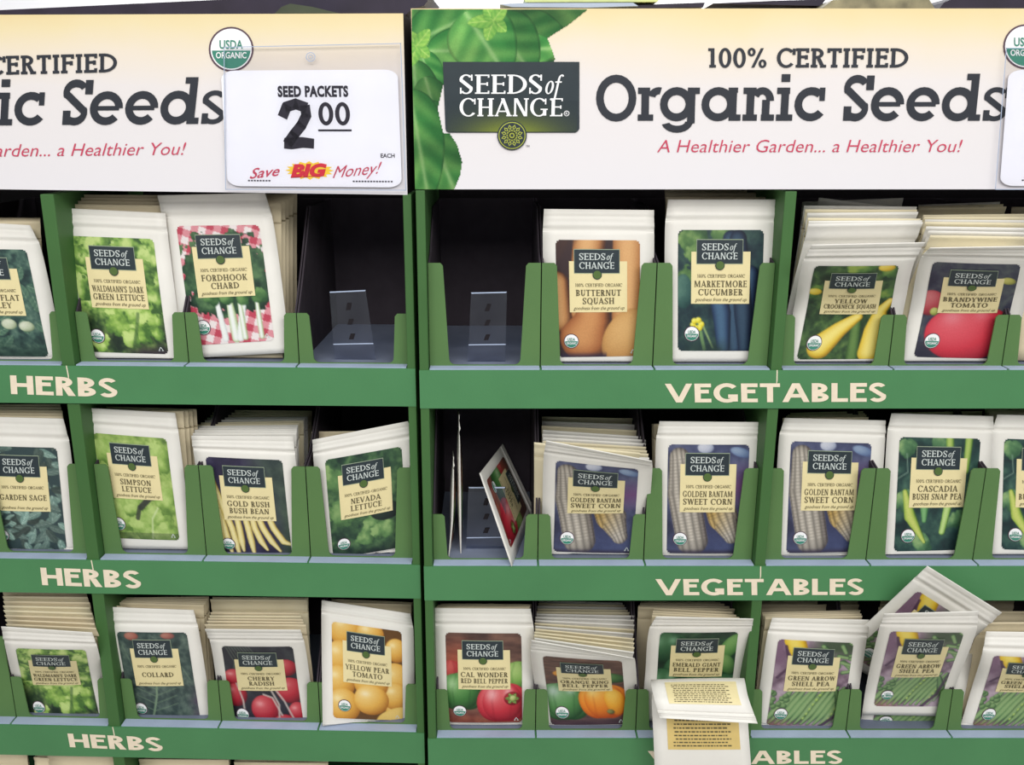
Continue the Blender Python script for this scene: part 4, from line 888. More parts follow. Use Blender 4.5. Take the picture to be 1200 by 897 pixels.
def packet(name, cat, label, rows, variety, lines, group='printed seed packets', paper='pouch', bulge=.0035, back=False, tagline=True):
    sh = Sheet(rows, bulge); base = sh.pt([.5], [0])[0]
    root = thing(name, label, cat, base, group)
    pouch_mesh(sh).build('pouch', M[paper], root, smooth=True, origin=base)
    def S(p, q, off): return sh.pt(UL + (UR - UL) * np.asarray(p, float), VT - (VT - VB) * np.asarray(q, float), off)
    def grid(mb, p0, p1, q0, q1, off, mi, n=7, m_=7, rad=0):
        P, Q = np.meshgrid(np.linspace(p0, p1, n), np.linspace(q0, q1, m_)); V = S(P, Q, off)
        mb.raw(V, [(j * n + i, (j + 1) * n + i, (j + 1) * n + i + 1, j * n + i + 1) for j in range(m_ - 1) for i in range(n - 1)], mi)
    def put(mb, polys, w, p0, p1, qb, qc, off, mi):
        if not polys: return
        A = np.concatenate(polys); V = S(p0 + A[:, 0] / w * (p1 - p0), qb - A[:, 1] * (qb - qc), 0.0); f = []; k = 0
        O = np.concatenate([np.full(len(p), off + (i % 80) * 2e-6) for i, p in enumerate(polys)]); V = V + sh.frame(VT - (VT - VB) * (qb - A[:, 1] * (qb - qc)))[2] * O[:, None]
        for p in polys: f.append(range(k, k + len(p))); k += len(p)
        mb.raw(V, f, mi)
    if back:                                        # seen from behind: a beige panel of small print instead of the photo
        q0, q1 = back; mb = MB(); grid(mb, -.02, .98, q0, q1, .0005, 0, 9, 9)
        r = np.random.default_rng(5)
        for k in range(int((q1 - q0 - .06) / .042)):
            q = q0 + .06 + k * .042; x = .1 + .05 * (k % 2)
            while x < .88:
                l = .015 + r.random() * .045; put(mb, rect(0, 0, 1, 1), 1, x, min(x + l, .9), q, q - .016, .0010, 1); x += l + .014
        mb.build('instruction_panel', [M['tag'] if q0 < .2 else M['tan'], M['ink_name']], root, origin=base); return root
    a = art(variety); P, Q = np.meshgrid(np.linspace(0, 1, PW), np.linspace(0, 1, PH)); V = S(P, Q, .0005)
    cx = np.abs(P - .5) * 1.0; cy = np.abs(Q - .5) * 1.4; r = .045; dx = np.maximum(cx - .5 + r, 0); dy = np.maximum(cy - .7 + r, 0); ok = (np.hypot(dx, dy) <= r + .004).ravel()
    f = []
    for j in range(PH - 1):
        for i in range(PW - 1):
            k = j * PW + i
            if ok[k] and ok[k + 1] and ok[k + PW] and ok[k + PW + 1]: f.append((k, k + PW, k + PW + 1, k + 1))
    mb = MB(); mb.raw(V, f); pic = mb.build('picture', M['print'], root, smooth=True, origin=base, colors=a.I.reshape(-1, 3))
    # straw-coloured name label with its lettering
    mb = MB(); grid(mb, .154, .846, .175, .600, .0009, 0, 9, 12)
    t, w = stext('100% CERTIFIED ORGANIC', .15, .1, .04, .12); put(mb, t, w, .225, .785, .385, .358, .0013, 1)
    qs = [(.462, .410), (.530, .478)] if len(lines) > 1 else [(.492, .440)]
    for (qb, qc), st in zip(qs, lines):
        t, w = stext(st, .2, .09, .07, .12); pw = min(w * (qb - qc) * 1.43, .62); put(mb, t, w, .5 - pw / 2, .5 + pw / 2, qb, qc, .0013, 1)
    if tagline: t, w = ftext('goodness from the ground up', shear=.4); put(mb, t, w, .20, .815, .578, .548, .0013, 1)
    mb.build('name_label', [M['tag'], M['ink_name']], pic, origin=base)
    # slate brand plate
    mb = MB(); grid(mb, .212, .758, .074, .276, .0012, 0, 8, 5); grid(mb, .218, .752, .080, .270, .0015, 1, 8, 5)
    t, w = stext('SEEDS', .17, .09, .06, .1); put(mb, t, w, .275, .585, .163, .108, .0019, 2)
    t, w = of_polys(); put(mb, t, w, .60, .685, .163, .108, .0019, 2)
    t, w = stext('CHANGE', .17, .09, .06, .1); put(mb, t, w, .275, .69, .236, .182, .0019, 2)
    D = disc2(0, 0, 1, 18); mb.raw(S(.487 + D[:, 0] * .056, .285 + D[:, 1] * .040, .0019), [range(18)], 1); mb.raw(S(.487 + D[:, 0] * .048, .285 + D[:, 1] * .034, .0022), [range(18)], 3)
    mb.build('brand_plate', [M['plate_rim'], M['slate'], M['pale'], M['slate_green']], pic, origin=base)
    # round organic seal
    mb = MB(); D = disc2(0, 0, 1, 24); cp, cq, rp, rq = .165, .852, .092, .066
    def dsc(k, off, mi, half=False):
        E = D[:13] if half else D; mb.raw(S(cp + E[:, 0] * rp * k, cq + E[:, 1] * rq * k, off), [range(len(E))], mi)
    dsc(1, .0010, 0); dsc(.9, .0013, 1); dsc(.84, .0016, 2, True)
    t, w = ftext('USDA', offset=.02); put(mb, t, w, cp - rp * .5, cp + rp * .5, cq - rq * .06, cq - rq * .46, .0016, 2)
    t, w = ftext('ORGANIC', offset=.02); put(mb, t, w, cp - rp * .66, cp + rp * .66, cq + rq * .42, cq + rq * .12, .0019, 1)
    mb.build('organic_seal', [M['seal_ring'], M['white'], M['seal_green']], pic, origin=base)
    if variety in ('lettuce', 'chard', 'butternut', 'cucumber', 'redbell', 'orange', 'simpson', 'corn', 'pear', 'snap'):
        mb = MB(); tri = [np.array([(.0, 0), (.36, 0), (.36, .13), (.1, .13)]), np.array([(.64, 0), (1, 0), (.9, .13), (.64, .13)]), np.array([(.1, .2), (.22, .13), (.56, .86), (.44, .92)]), np.array([(.9, .2), (.78, .13), (.5, .78), (.56, .92)])]
        put(mb, tri, 1, .885, .955, .972, .93, .0010, 0); mb.build('recycling_mark', M['pale'], pic, origin=base)
    return root

def rows_from(u, pic, top, yb, yt, ytop=None, zmin=None, botdrop=None):   # photo corners of print (TL, TR, BL, BR) and of the pouch's top edge
    TL, TR, BL, BR = [np.array(pic[i:i + 2], float) for i in (0, 2, 4, 6)]
    yl, yr = yb if isinstance(yb, tuple) else (yb, yb)
    if ytop is None: ytop = yt + (yt - yl) * .25
    tl, tr = u.hit(*TL, yt), u.hit(*TR, yt); bl, br = u.hit(*BL, yl), u.hit(*BR, yr)
    k0, k1 = UL / (UR - UL), (1 - UR) / (UR - UL)
    Lt, Rt = tl - (tr - tl) * k0, tr + (tr - tl) * k1; Lb, Rb = bl - (br - bl) * k0, br + (br - bl) * k1
    e = VB / (VT - VB); L0, R0 = Lb - (Lt - Lb) * e, Rb - (Rt - Rb) * e
    if zmin is not None: L0[2] = max(L0[2], zmin); R0[2] = max(R0[2], zmin)
    A, B = u.hit(*top[:2], ytop), u.hit(*top[2:], ytop)
    return [(0, L0, R0), (VB, Lb, Rb), (VT, Lt, Rt), (1, A, B)]
PH3 = .127                                          # real height of a printed photo
def lean(u, pts, mid, rem, y0):                    # how far forward the head comes so that the print keeps its height
    lo, hi = y0 - .14, y0 + .01
    f = lambda y: np.linalg.norm((u.hit(pts[0], pts[1], y) + u.hit(pts[2], pts[3], y)) / 2 - mid) - rem
    ys = np.linspace(hi, lo, 120); best = None
    for y in ys:
        if f(y) >= 0: return y
    return lo
def rows_bent(u, pic, top, yb, yflap, zmin=None):  # stands upright behind the flaps, curls forward above them
    TL, TR, BL, BR = [np.array(pic[i:i + 2], float) for i in (0, 2, 4, 6)]
    k0, k1 = UL / (UR - UL), (1 - UR) / (UR - UL)
    wide = lambda l, r: (l - (r - l) * k0, r + (r - l) * k1)
    bl, br = u.hit(*BL, yb), u.hit(*BR, yb)
    mlp = TL + (BL - TL) * (yflap - TL[1]) / (BL[1] - TL[1]); mrp = TR + (BR - TR) * (yflap - TR[1]) / (BR[1] - TR[1])
    ym = yb - .001; ml, mr = u.hit(*mlp, ym), u.hit(*mrp, ym)
    hm = np.linalg.norm((ml + mr - bl - br) / 2); vm = VB + min(hm / PH3, .8) * (VT - VB)
    yt = lean(u, (*TL, *TR), (ml + mr) / 2, max(PH3 - hm, .03), ym); tl, tr = u.hit(*TL, yt), u.hit(*TR, yt)
    ytop = lean(u, top, (tl + tr) / 2, .030, yt - .004)
    Lb, Rb = wide(bl, br); Lm, Rm = wide(ml, mr); Lt, Rt = wide(tl, tr)
    e = VB / (vm - VB); L0, R0 = Lb - (Lm - Lb) * e, Rb - (Rm - Rb) * e
    if zmin is not None: L0[2] = max(L0[2], zmin); R0[2] = max(R0[2], zmin)
    return [(0, L0, R0), (VB, Lb, Rb), (vm, Lm, Rm), (VT, Lt, Rt), (1, u.hit(*top[:2], ytop), u.hit(*top[2:], ytop))]
def rows_px(u, lst): return [(v, u.hit(l[0], l[1], l[2]), u.hit(r[0], r[1], r[2])) for v, l, r in lst]

ZF = lambda d, k: d.zf[k] + .003
PK = [  # display, row, variety, name lines, print corners, top edge, depth of print foot, depth of print head, label
 (d_left, 0, 'parsley', ['ITALIAN FLAT', 'PARSLEY'], (-68, 291, 31.3, 292.7, -39, 417, 58, 418), (-88, 257, 35, 264), .025, .035, None, 'parsley seed packet', 'seed packet with a dark leafy photo cut by the left edge, under the left header'),
 (d_left, 0, 'lettuce', ["WALDMANN'S DARK", 'GREEN LETTUCE'], (82.6, 276.4, 180.3, 280.2, 103, 412, 198, 415), (63.2, 243.4, 193.6, 249.8), .025, .035, None, 'lettuce', 'white lettuce seed packet leaning left of the chard packet under the left header'),
 (d_left, 0, 'chard', ['FORDHOOK', 'CHARD'], (207, 264.9, 304, 263.7, 226.4, 404.9, 322, 399), (184.3, 229, 310.4, 226), .026, .040, None, 'chard', 'white seed packet with red gingham cloth and pale stalks on its photo'),
 (d_right, 0, 'butternut', ['BUTTERNUT', 'SQUASH'], (651, 281, 749.7, 281.7, 654, 418.5, 749, 417), (637.5, 245, 766.5, 246.3), .025, .030, None, 'butternut', 'white seed packet with tan squashes on its photo'),
 (d_right, 0, 'cucumber', ['MARKETMORE', 'CUCUMBER'], (794.6, 269.5, 895, 269.5, 794, 411, 890, 411), (783, 233.8, 913.5, 233.8), .025, .032, None, 'cucumber', 'white seed packet with dark cucumbers and a yellow flower on its photo'),
 (d_right, 0, 'crook', ['YELLOW', 'CROOKNECK SQUASH'], (955, 310.7, 1053.6, 310, 933, 421, 1030, 420), (951.6, 287.5, 1084, 284.6), .025, -.030, -.042, 'crookneck', 'white seed packet with yellow crooknecked squashes, bent forward over its flaps'),
 (d_right, 0, 'tomato', ['BRANDYWINE', 'TOMATO'], (1093.6, 306, 1195.7, 309, 1070, 418, 1169, 420), (1090, 291, 1212, 289), .025, -.030, -.040, 'tomato', 'white seed packet with one large red tomato on its photo'),
 (d_left, 1, 'sage', ['GARDEN SAGE'], (-21, 522, 67, 524.7, -8, 642, 79, 643.5), (-36, 488, 74, 491), .025, .027, None, 'sage', 'white seed packet with grey-green sage leaves at the left edge'),
 (d_left, 1, 'simpson', ['SIMPSON', 'LETTUCE'], (109, 507, 195.3, 513.7, 131, 630, 211, 633), (90, 477.7, 205, 484), .025, .027, None, 'lettuce', 'tall white lettuce seed packet with its right top corner curled, beside the sage packet'),
 (d_left, 1, 'bean', ['GOLD RUSH', 'BUSH BEAN'], (241, 535, 331, 539, 256.8, 651, 343, 652), (224, 511, 343.5, 511.5), .025, .024, None, 'bean', 'white seed packet with long yellow beans on its photo'),
 (d_left, 1, 'nevada', ['NEVADA', 'LETTUCE'], (381, 539, 470.5, 523, 391, 654, 476, 640), (366, 515.7, 478, 494), .025, .027, None, 'lettuce', 'dark lettuce seed packet tilted to the left, standing next to the yellow bean packet'),
 (d_right, 1, 'corn', ['GOLDEN BANTAM', 'SWEET CORN'], (651.6, 539, 748, 549, 648.5, 646, 741, 648), (640, 517, 764, 541), .024, -.010, -.022, 'corn', 'sweet corn seed packet with its top bent forward, leftmost of three'),
 (d_right, 1, 'corn', ['GOLDEN BANTAM', 'SWEET CORN'], (783, 520.6, 878, 521, 781, 648, 872, 648), (773, 494, 894, 495), .025, .030, None, 'corn', 'upright sweet corn seed packet left of the divider'),
 (d_right, 1, 'corn', ['GOLDEN BANTAM', 'SWEET CORN'], (927, 517, 1021, 519.5, 921, 648, 1012, 646), (919.5, 490, 1038, 493), .025, .034, None, 'corn', 'upright sweet corn seed packet right of the divider'),
 (d_right, 1, 'snap', ['CASCADIA', 'BUSH SNAP PEA'], (1054, 512, 1148.6, 514, 1047, 646, 1136, 643.5), (1045, 484.5, 1164, 488), .025, .032, None, 'pea', 'fully visible snap pea seed packet with bright green pods'),
 (d_right, 1, 'snap', ['CASCADIA', 'BUSH SNAP PEA'], (1176.5, 514, 1272, 517, 1173, 643.5, 1262, 645), (1169, 486, 1288, 489), .025, .032, None, 'pea', 'snap pea seed packet cut by the right edge'),
 (d_left, 2, 'lettuce', ["WALDMANN'S DARK", 'GREEN LETTUCE'], (18.5, 759, 100.4, 761, 37, 841, 118, 842), (1.3, 734.8, 107.8, 742), .024, -.016, -.027, 'lettuce', 'lettuce seed packet leaning forward in the lowest herbs row'),
 (d_left, 2, 'collard', ['COLLARD'], (137, 740, 219, 741, 156, 841, 236, 845), (119, 711.5, 226.7, 715.5), .025, .012, None, 'collard', 'seed packet with one dark blue-green leaf and a plain one-word name'),
 (d_left, 2, 'radish', ['CHERRY', 'RADISH'], (259.7, 756.5, 343, 757, 274, 848, 357, 850), (240, 738, 352, 739), .024, .0, -.006, 'radish', 'white seed packet with red radishes on its photo'),
 (d_left, 2, 'pear', ['YELLOW PEAR', 'TOMATO'], (389, 728, 470.6, 740, 390.5, 841, 472, 843.7), (377, 703.6, 481, 719.5), (.010, .027), .026, .034, 'tomato', 'white seed packet with yellow tomatoes on its photo, lapping over the carton flap'),
 (d_right, 2, 'redbell', ['CAL WONDER', 'RED BELL PEPPER'], (522, 741, 610.6, 742, 525, 846, 612, 846), (507.8, 713, 622, 714), .025, .027, None, 'pepper', 'white seed packet with a green and a large red bell pepper'),
 (d_right, 2, 'orange', ['ORANGE KING', 'BELL PEPPER'], (636, 768, 728.5, 774, 646, 849, 735, 848), (622.7, 751, 742, 772), .024, -.019, -.030, 'pepper', 'white seed packet with a green and an orange bell pepper, bowed forward'),
 (d_right, 2, 'pea', ['GREEN ARROW', 'SHELL PEA'], (912, 748.6, 1000, 753, 897.6, 849, 985, 851), (905, 724.8, 1018.7, 727), .024, .010, None, 'pea', 'shell pea seed packet just right of the divider in the lowest row'),
 (d_right, 2, 'pea', ['GREEN ARROW', 'SHELL PEA'], (1164, 768, 1250, 771, 1138.7, 850, 1224, 852), (1156, 740.6, 1264, 742), .024, -.012, -.022, 'pea', 'shell pea seed packet cut by the right edge'),
]
BENT = {PK[i][-1]: y for i, y in ((5, 362), (6, 362), (11, 598), (16, 800), (17, 806), (18, 802), (21, 808), (22, 808), (23, 806))}
for d, row, var, lines, pic, top, yb, yt, ytop, cat, label in PK:
    bend = BENT.get(label)
    rows = rows_bent(d.unit, pic, top, yb + .001, bend, ZF(d, row)) if bend else rows_from(d.unit, pic, top, yb, yt, ytop, ZF(d, row))
    packet('seed_packet', 'seed packet', label, rows, var, lines)
# the shell pea packets crowding one carton: the raised front one, the one below it and the tilted one behind
packet('seed_packet', 'seed packet', 'raised shell pea seed packet standing in front of the tilted one',
       rows_px(RU, [(0, (1010, 838, .024), (1112, 840, .024)), (.25, (1015, 806, .018), (1120, 804, .018)), (.815, (1030, 739, -.042), (1144, 741, -.042)), (1, (1036, 720, -.056), (1146.6, 717, -.056))]), 'pea', ['GREEN ARROW', 'SHELL PEA'])
packet('seed_packet', 'seed packet', 'shell pea seed packet showing only its foot below the raised one',
       rows_from(RU, (1036, 768, 1124, 770, 1021, 852, 1107, 853), (1034, 745, 1138, 746), .037, .026, .024, ZF(d_right, 2)), 'pea', ['GREEN ARROW', 'SHELL PEA'])
packet('seed_packet', 'seed packet', 'shell pea seed packet tilted steeply, its corner poking above the shelf front',
       rows_px(RU, [(0, (977, 768, .034), (1064, 820, .075)), (1, (1087, 664, -.044), (1174, 718.5, -.018))]), 'pea', ['GREEN ARROW', 'SHELL PEA'])
# one green pepper packet curling forward, two flopped over the carton's front
packet('seed_packet', 'seed packet', 'seed packet with dark green peppers curling forward above the flopped white ones',
       rows_bent(RU, (774, 740.6, 865, 740, 766, 833, 853, 833), (769, 723.4, 883, 726), .026, 790), 'emerald', ['EMERALD GIANT', 'BELL PEPPER'])
packet('seed_packet', 'seed packet', 'white seed packet flopped forward with its back up, the upper of two',
       rows_px(RU, [(0, (872, 812, .03), (772, 812, .03)), (.22, (872, 795, -.012), (763, 797, -.012)), (.62, (877, 818, -.050), (766, 817, -.050)), (1, (888, 848.5, -.064), (773, 842, -.064))]), '', [], back=(.10, .62), bulge=.001)
packet('seed_packet', 'seed packet', 'white seed packet hanging down over the shelf front lettering, below the flopped one',
       rows_px(RU, [(0, (868, 806, .010), (766, 806, .010)), (.2, (874, 820, -.014), (764, 820, -.014)), (.55, (878, 868, -.030), (766, 868, -.030)), (1, (882, 922, -.036), (768, 922, -.036))]), '', [], back=(.25, .66), bulge=.001)
# three packets standing sideways in the nearly empty carton
packet('seed_packet', 'seed packet', 'dark seed packet with red on its photo, turned sideways in the nearly empty carton',
       rows_px(RU, [(0, (562.5, 555, .036), (600, 664, -.004)), (1, (589.5, 520, .19), (626, 596, .155))]), 'redbell', ['BELL', 'PEPPER'], bulge=.002)
packet('seed_packet', 'seed packet', 'taller of two seed packets seen edge-on against the carton wall',
       rows_px(RU, [(0, (540.5, 652, .03), (540, 630, .14)), (1, (538.5, 486, .03), (537, 480, .14))]), 'redbell', ['BELL', 'PEPPER'], bulge=.002)
packet('seed_packet', 'seed packet', 'shorter of two seed packets seen edge-on, its foot bowed outwards',
       rows_px(RU, [(0, (526, 655, .022), (532, 630, .12)), (.3, (530, 610, .028), (532, 590, .12)), (1, (532, 536, .03), (531, 528, .12))]), 'redbell', ['BELL', 'PEPPER'], bulge=.002)

# ------------------------------------------------------------------ the packets queuing behind the front ones: each a pouch of its own
ORD = ['first', 'second', 'third', 'fourth', 'fifth', 'sixth', 'seventh', 'eighth', 'ninth', 'tenth', 'eleventh', 'twelfth', 'thirteenth', 'fourteenth']
def stack(d, row, what, spans, paper=('pouch', 'pouch_cream_shade'), fmt='plain-edged seed packet %s behind the front %s packet'):    # spans: (n, near top edge xl,yl,xr,yr, far top edge, near depths (foot, top), far depths)
    u = d.unit; zf = ZF(d, row); idx = 0
    r = random.Random(hash(what) % 1000 if False else sum(map(ord, what)))
    for n, A, B, ya, yb_ in spans:
        for k in range(n):
            t = k / max(n - 1, 1); E = [a + (b - a) * t + r.uniform(-1.0, 1.0) * (.9 if i % 2 == 0 else .35) for i, (a, b) in enumerate(zip(A, B))]
            f = ya[0] + (yb_[0] - ya[0]) * t; g = ya[1] + (yb_[1] - ya[1]) * t
            L1, R1 = u.hit(E[0], E[1], g), u.hit(E[2], E[3], g)
            cx = (L1 + R1) / 2; w = (R1 - L1) / 2 * .96
            lo = u.loc(cx); lo[1] = f; lo[2] = zf; c0 = u.world(lo); s0 = u.ex * np.linalg.norm(w)
            # a bend: the lower half stands, the upper half leans
            off = u.ey * (.003 if g > f else 0.0); hz = .055 if g < f else (cx[2] - c0[2]) * .5; tm = hz / (cx[2] - c0[2])
            mid = c0 + np.array([0, 0, hz]) + u.ex * ((cx - c0) @ u.ex) * tm + (u.ey * ((cx - c0) @ u.ey) * tm if g > f else 0); sm = s0 + (w - s0) * tm
            sh = Sheet([(0, c0 - s0, c0 + s0), (tm, mid - sm + off, mid + sm + off), (1, L1, R1)], .0008)
            m = pouch_mesh(sh, 5, 16, .0006); m.v = [v - c0 for v in m.v]
            o = m.build('seed_packet', M[paper[0] if r.random() < .6 else paper[1]], smooth=True); o.location = c0
            tag(o, fmt % (ORD[min(idx, 13)], what), 'seed packet', 'queue of seed packets: ' + what); idx += 1
WL = ('pouch_yellow', 'pouch_cream_shade'); W2 = ('pouch', 'pouch_yellow'); W3 = ('pouch_cream_shade', 'pouch_cream_shade')
stack(d_left, 0, 'parsley', [(4, (-85, 260, 46, 259), (-80, 255, 47, 255), (.035, .05), (.075, .10))], W3)
stack(d_left, 0, 'upper lettuce', [(4, (70, 239, 190, 241), (70, 228, 187, 229), (.034, .046), (.05, .07))], W3)
stack(d_left, 0, 'chard', [(5, (202, 236, 330, 238), (222, 228, 348, 227), (.031, .055), (.08, .11))], W3)
stack(d_right, 0, 'cucumber', [(3, (780, 231, 906, 231), (779, 220, 904, 220), (.05, .07), (.10, .15))], W3)
stack(d_right, 0, 'crookneck squash', [(3, (948, 263, 1082, 261), (947, 256, 1080, 257), (.034, -.018), (.048, .004)), (3, (946, 250, 1076, 249), (943, 241, 1075, 242.5), (.056, .018), (.075, .045)), (2, (960, 232, 1052, 243), (941, 237, 1058, 232), (.09, .07), (.12, .11))], W2)
stack(d_right, 0, 'red tomato', [(3, (1090, 276, 1207, 278), (1086, 266, 1206, 268), (.034, -.02), (.048, .0)), (4, (1085, 260, 1205, 262), (1083, 252, 1203, 251), (.056, .012), (.08, .045)), (3, (1078, 244, 1180, 242), (1076, 240, 1172, 237), (.10, .08), (.14, .13))], W2)
stack(d_right, 0, 'right-edge', [(6, (1196, 290, 1330, 290), (1186, 243, 1320, 243), (.03, .03), (.12, .13))], W3, 'cream-shaded seed packet cut by the picture edge, %s in the top %s carton')
stack(d_left, 1, 'sage', [(5, (-36, 487, 73, 488), (-28, 474, 71, 474.5), (.034, .034), (.056, .06))], WL)
stack(d_left, 1, 'pale lettuce', [(4, (108, 482, 214, 482), (124, 477, 230, 479.5), (.034, .036), (.05, .055))], W3)
stack(d_left, 1, 'yellow bean', [(6, (226, 508, 346, 507), (232, 498, 351, 496), (.034, .036), (.07, .075)), (6, (236, 496, 355, 493), (252, 481, 366, 482), (.078, .084), (.14, .15))], W2)
stack(d_left, 1, 'dark lettuce', [(1, (366, 506, 470, 505), (366, 506, 470, 505), (.06, .08), (.06, .08))], W3)
stack(d_right, 1, 'bent corn', [(1, (625, 519, 750, 531), (625, 519, 750, 531), (.032, .0), (.032, .0)), (7, (637, 530, 761, 537), (636, 504, 755, 512), (.040, .012), (.09, .075)), (3, (635, 499, 752, 505), (634, 489, 751, 491), (.10, .09), (.13, .125))], W2)
stack(d_right, 1, 'corn left of the divider', [(3, (770, 498, 880, 498), (764, 497, 878, 498), (.05, .06), (.09, .11))], W3)
stack(d_right, 1, 'corn right of the divider', [(4, (918, 490, 1018, 489), (926, 484, 1012, 482), (.04, .055), (.09, .11))], W3)
stack(d_right, 1, 'fully visible snap pea', [(2, (1044, 487, 1150, 487), (1048, 484, 1152, 482), (.05, .06), (.08, .10))], W3)
stack(d_right, 1, 'right-edge snap pea', [(3, (1160, 484, 1280, 484), (1154, 479, 1272, 479), (.05, .06), (.09, .11))], W3)
stack(d_left, 2, 'forward leaning lettuce', [(8, (6, 732, 112, 737), (3, 694, 101, 694.5), (.032, -.006), (.056, .04))], WL)
stack(d_left, 2, 'collard', [(1, (122, 708, 234, 726), (122, 708, 234, 726), (.032, .03), (.032, .03)), (5, (130, 706, 238, 709), (132, 701, 245, 700), (.038, .038), (.054, .056))], W3)
stack(d_left, 2, 'radish', [(5, (240, 732, 358, 733), (246, 718, 350, 719), (.034, .006), (.05, .035)), (2, (247, 703, 360, 703), (249, 700, 361, 701), (.056, .05), (.062, .06))], WL)
stack(d_left, 2, 'yellow tomato', [(2, (382, 706, 482, 709), (380, 702, 484, 706), (.05, .06), (.08, .10))], W3)
stack(d_right, 2, 'red bell pepper', [(4, (509, 712, 621, 712), (509, 708, 622, 708.5), (.04, .035), (.08, .09))], W3)
stack(d_right, 2, 'orange bell pepper', [(9, (626, 748, 743, 765), (628, 720, 743, 722), (.032, -.012), (.088, .07)), (5, (629, 717, 741, 718), (632, 704, 738, 707), (.096, .085), (.14, .145))], W2)
stack(d_right, 2, 'dark green pepper', [(4, (764, 722, 872, 727), (766, 713, 858, 718), (.044, .014), (.06, .042)), (4, (748, 712, 862, 714), (750, 705, 861, 706), (.075, .06), (.12, .13))], W3)
stack(d_right, 2, 'shell pea beside the divider', [(4, (898, 724, 1010, 722), (893, 718, 1008, 716), (.034, .016), (.06, .05)), (2, (892, 709, 1006, 709), (890, 704, 1005, 705), (.10, .11), (.13, .14))], W3)
stack(d_right, 2, 'tilted shell pea', [(3, (1030, 712, 1142, 712), (1032, 704, 1140, 704), (.07, .07), (.12, .13))], W3)
stack(d_right, 2, 'right-edge shell pea', [(3, (1150, 730, 1262, 730), (1146, 704, 1262, 704), (.036, .01), (.11, .12))], W3)
for k, (xa, xb, yy) in enumerate(((-52, 31, 881), (40, 58, 888), (56, 139, 886), (162, 268, 890), (274, 384, 894))):
    stack(d_left, 3, ('first', 'second, narrow', 'third', 'fourth', 'fifth')[k], [(2, (xa, yy, xb, yy + 1), (xa + 1, yy - 3, xb + 1, yy - 2), (.03, .03), (.05, .055))], W3, 'packet top at the bottom edge, %s in the %s pile from the left')

# ------------------------------------------------------------------ clear plastic tabs left in the emptied cartons
def tab(u, label, q, dy0, dy1):
    TL, TR, BR, BL = q; c = (u.hit(*BL, dy0) + u.hit(*BR, dy0)) / 2
    root = thing('plastic_tab', label, 'plastic tab', c, 'clear plastic tabs in emptied cartons')
    tl, tr, br, bl = u.hit(*TL, dy1), u.hit(*TR, dy1), u.hit(*BR, dy0), u.hit(*BL, dy0); n = u.ey * .0006
    def slab(name, P, mt, par, off=0.0):
        m = MB(); F = [p - u.ey * off for p in P]; K = [p + n for p in F]
        m.raw(F + K, [(0, 1, 2, 3), (7, 6, 5, 4)] + [(i, (i + 1) % 4, (i + 1) % 4 + 4, i + 4) for i in range(4)]); return m.build(name, mt, par, origin=c)
    s = slab('upright_sheet', [bl, br, tr, tl], M['film_blue'], root)
    up = u.ey * .05; slab('foot', [bl, br, br + up, bl + up], M['film_blue'], root)
    I = lambda a, b: (bl * (1 - a) + br * a) * (1 - b) + (tl * (1 - a) + tr * a) * b
    m = MB()
    for b0, b1 in ((.34, .42), (.54, .62), (.74, .84)):
        m.raw([I(.40, b0) - u.ey * .0006, I(.52, b0) - u.ey * .0006, I(.58, b1) - u.ey * .0006, I(.46, b1) - u.ey * .0006], [(0, 1, 2, 3)])
    m.build('slot_print', M['black'], s, origin=c)
    m = MB(); m.raw([I(.02, .985) - u.ey * .0008, I(.98, .985) - u.ey * .0008, I(1, 1), I(0, 1)], [(0, 1, 2, 3)]); m.raw([I(0, .27) - u.ey * .0006, I(1, .27) - u.ey * .0006, I(1, .285) - u.ey * .0006, I(0, .285) - u.ey * .0006], [(0, 1, 2, 3)])
    m.build('folded_edge', M['lip'], s, origin=c)
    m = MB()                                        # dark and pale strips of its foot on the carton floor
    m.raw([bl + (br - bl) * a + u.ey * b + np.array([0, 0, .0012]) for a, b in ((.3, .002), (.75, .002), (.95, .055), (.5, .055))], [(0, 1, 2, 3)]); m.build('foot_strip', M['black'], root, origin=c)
tab(LU, 'clear plastic tab tilted in the empty carton below the price sign', [(386, 342), (428.5, 340), (441, 426.5), (392.5, 427)], .030, .045)
tab(RU, 'clear upright plastic tab in the empty carton under the basil leaves', [(552, 343), (594, 342), (592, 427), (548, 427.5)], .030, .040)
tab(RU, 'clear plastic tab beside the sideways packets in the nearly empty carton', [(549, 571), (592, 571), (595, 652), (546, 653)], .040, .055)

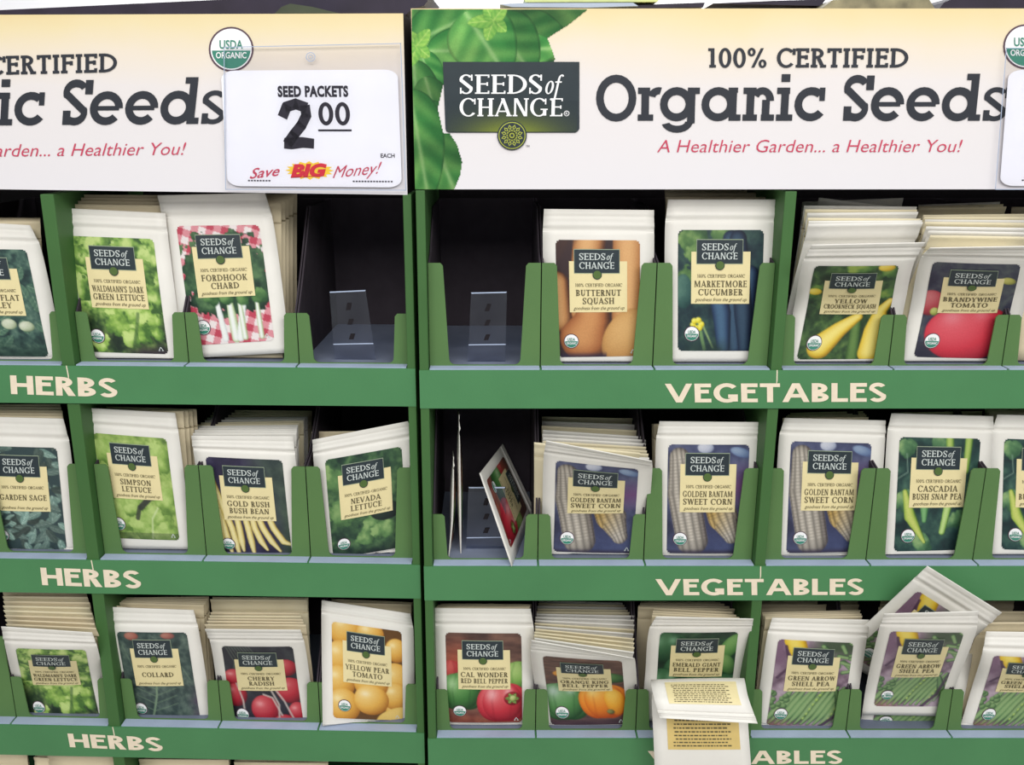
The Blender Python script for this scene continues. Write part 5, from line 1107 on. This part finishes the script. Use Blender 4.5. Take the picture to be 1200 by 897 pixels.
# ------------------------------------------------------------------ things lying on top of the displays
def on_top(u, name, label, cat, px, y0, y1, mt, extra=None):
    P = np.array([u.at(a, b, y0) for a, b in px]); c = u.world((P[:, 0].mean(), (y0 + y1) / 2, P[:, 2].min()))
    m = MB(); F = [u.world((p[0], y0, p[2])) for p in P]; K = [u.world((p[0], y1, p[2])) for p in P]; n = len(F)
    m.raw(F + K, [tuple(range(n)), tuple(range(2 * n - 1, n - 1, -1))] + [(i, (i + 1) % n, (i + 1) % n + n, i + n) for i in range(n)])
    o = m.build(name, M[mt], origin=c); o.location = c; return tag(o, label, cat)
on_top(LU, 'display_board', 'long dark board lying on top of the left display', 'board', [(-60, 17.0), (-60, 12.8), (0, 11.8), (260, -.5), (330, -4), (505, -4), (497, 6.5), (483, 10.5), (476, 16.8)], .09, .19, 'plum')
on_top(LU, 'leaflet', 'dark green folded leaflet on top of the left display', 'leaflet', [(322, 15.8), (330, 8), (340, 4.2), (366, 8), (398, 15.8)], .05, .075, 'dim_green')
on_top(RU, 'magazine', 'pale grey magazine with a lime cover strip lying above the basil leaves', 'magazine', [(586, 5), (612, 3.5), (742, 3.2), (748, 7), (690, 8.8), (600, 8.2)], .03, .18, 'lip')
on_top(RU, 'magazine', 'lime green magazine on top of the grey one', 'magazine', [(616, 2.6), (614, -1), (700, -5), (775, -3), (770, 2.2)], .035, .18, 'pale_lime')
on_top(RU, 'magazine', 'thicker dark magazine between the lime magazine and the slim dark one', 'magazine', [(690, 9.2), (742, 6), (826, 3), (824, 8.4), (750, 9.6)], .04, .19, 'plum')
on_top(RU, 'magazine', 'slim dark magazine lying right of the thicker dark one', 'magazine', [(836, 4), (905, 1), (968, -1), (962, 7), (905, 5.5)], .06, .19, 'plum')
on_top(RU, 'seed_catalogue', 'mottled brown catalogue with yellow edges on the right display', 'catalogue', [(962, 10.5), (976, 0), (1085, -6), (1090, 1), (1096, 10.8)], .03, .17, 'mottled')
on_top(RU, 'seed_catalogue', 'dark plum catalogue at the right end of the right display', 'catalogue', [(1100, 11.5), (1106, 3), (1128, -6), (1290, -6), (1290, 12)], .07, .19, 'plum')
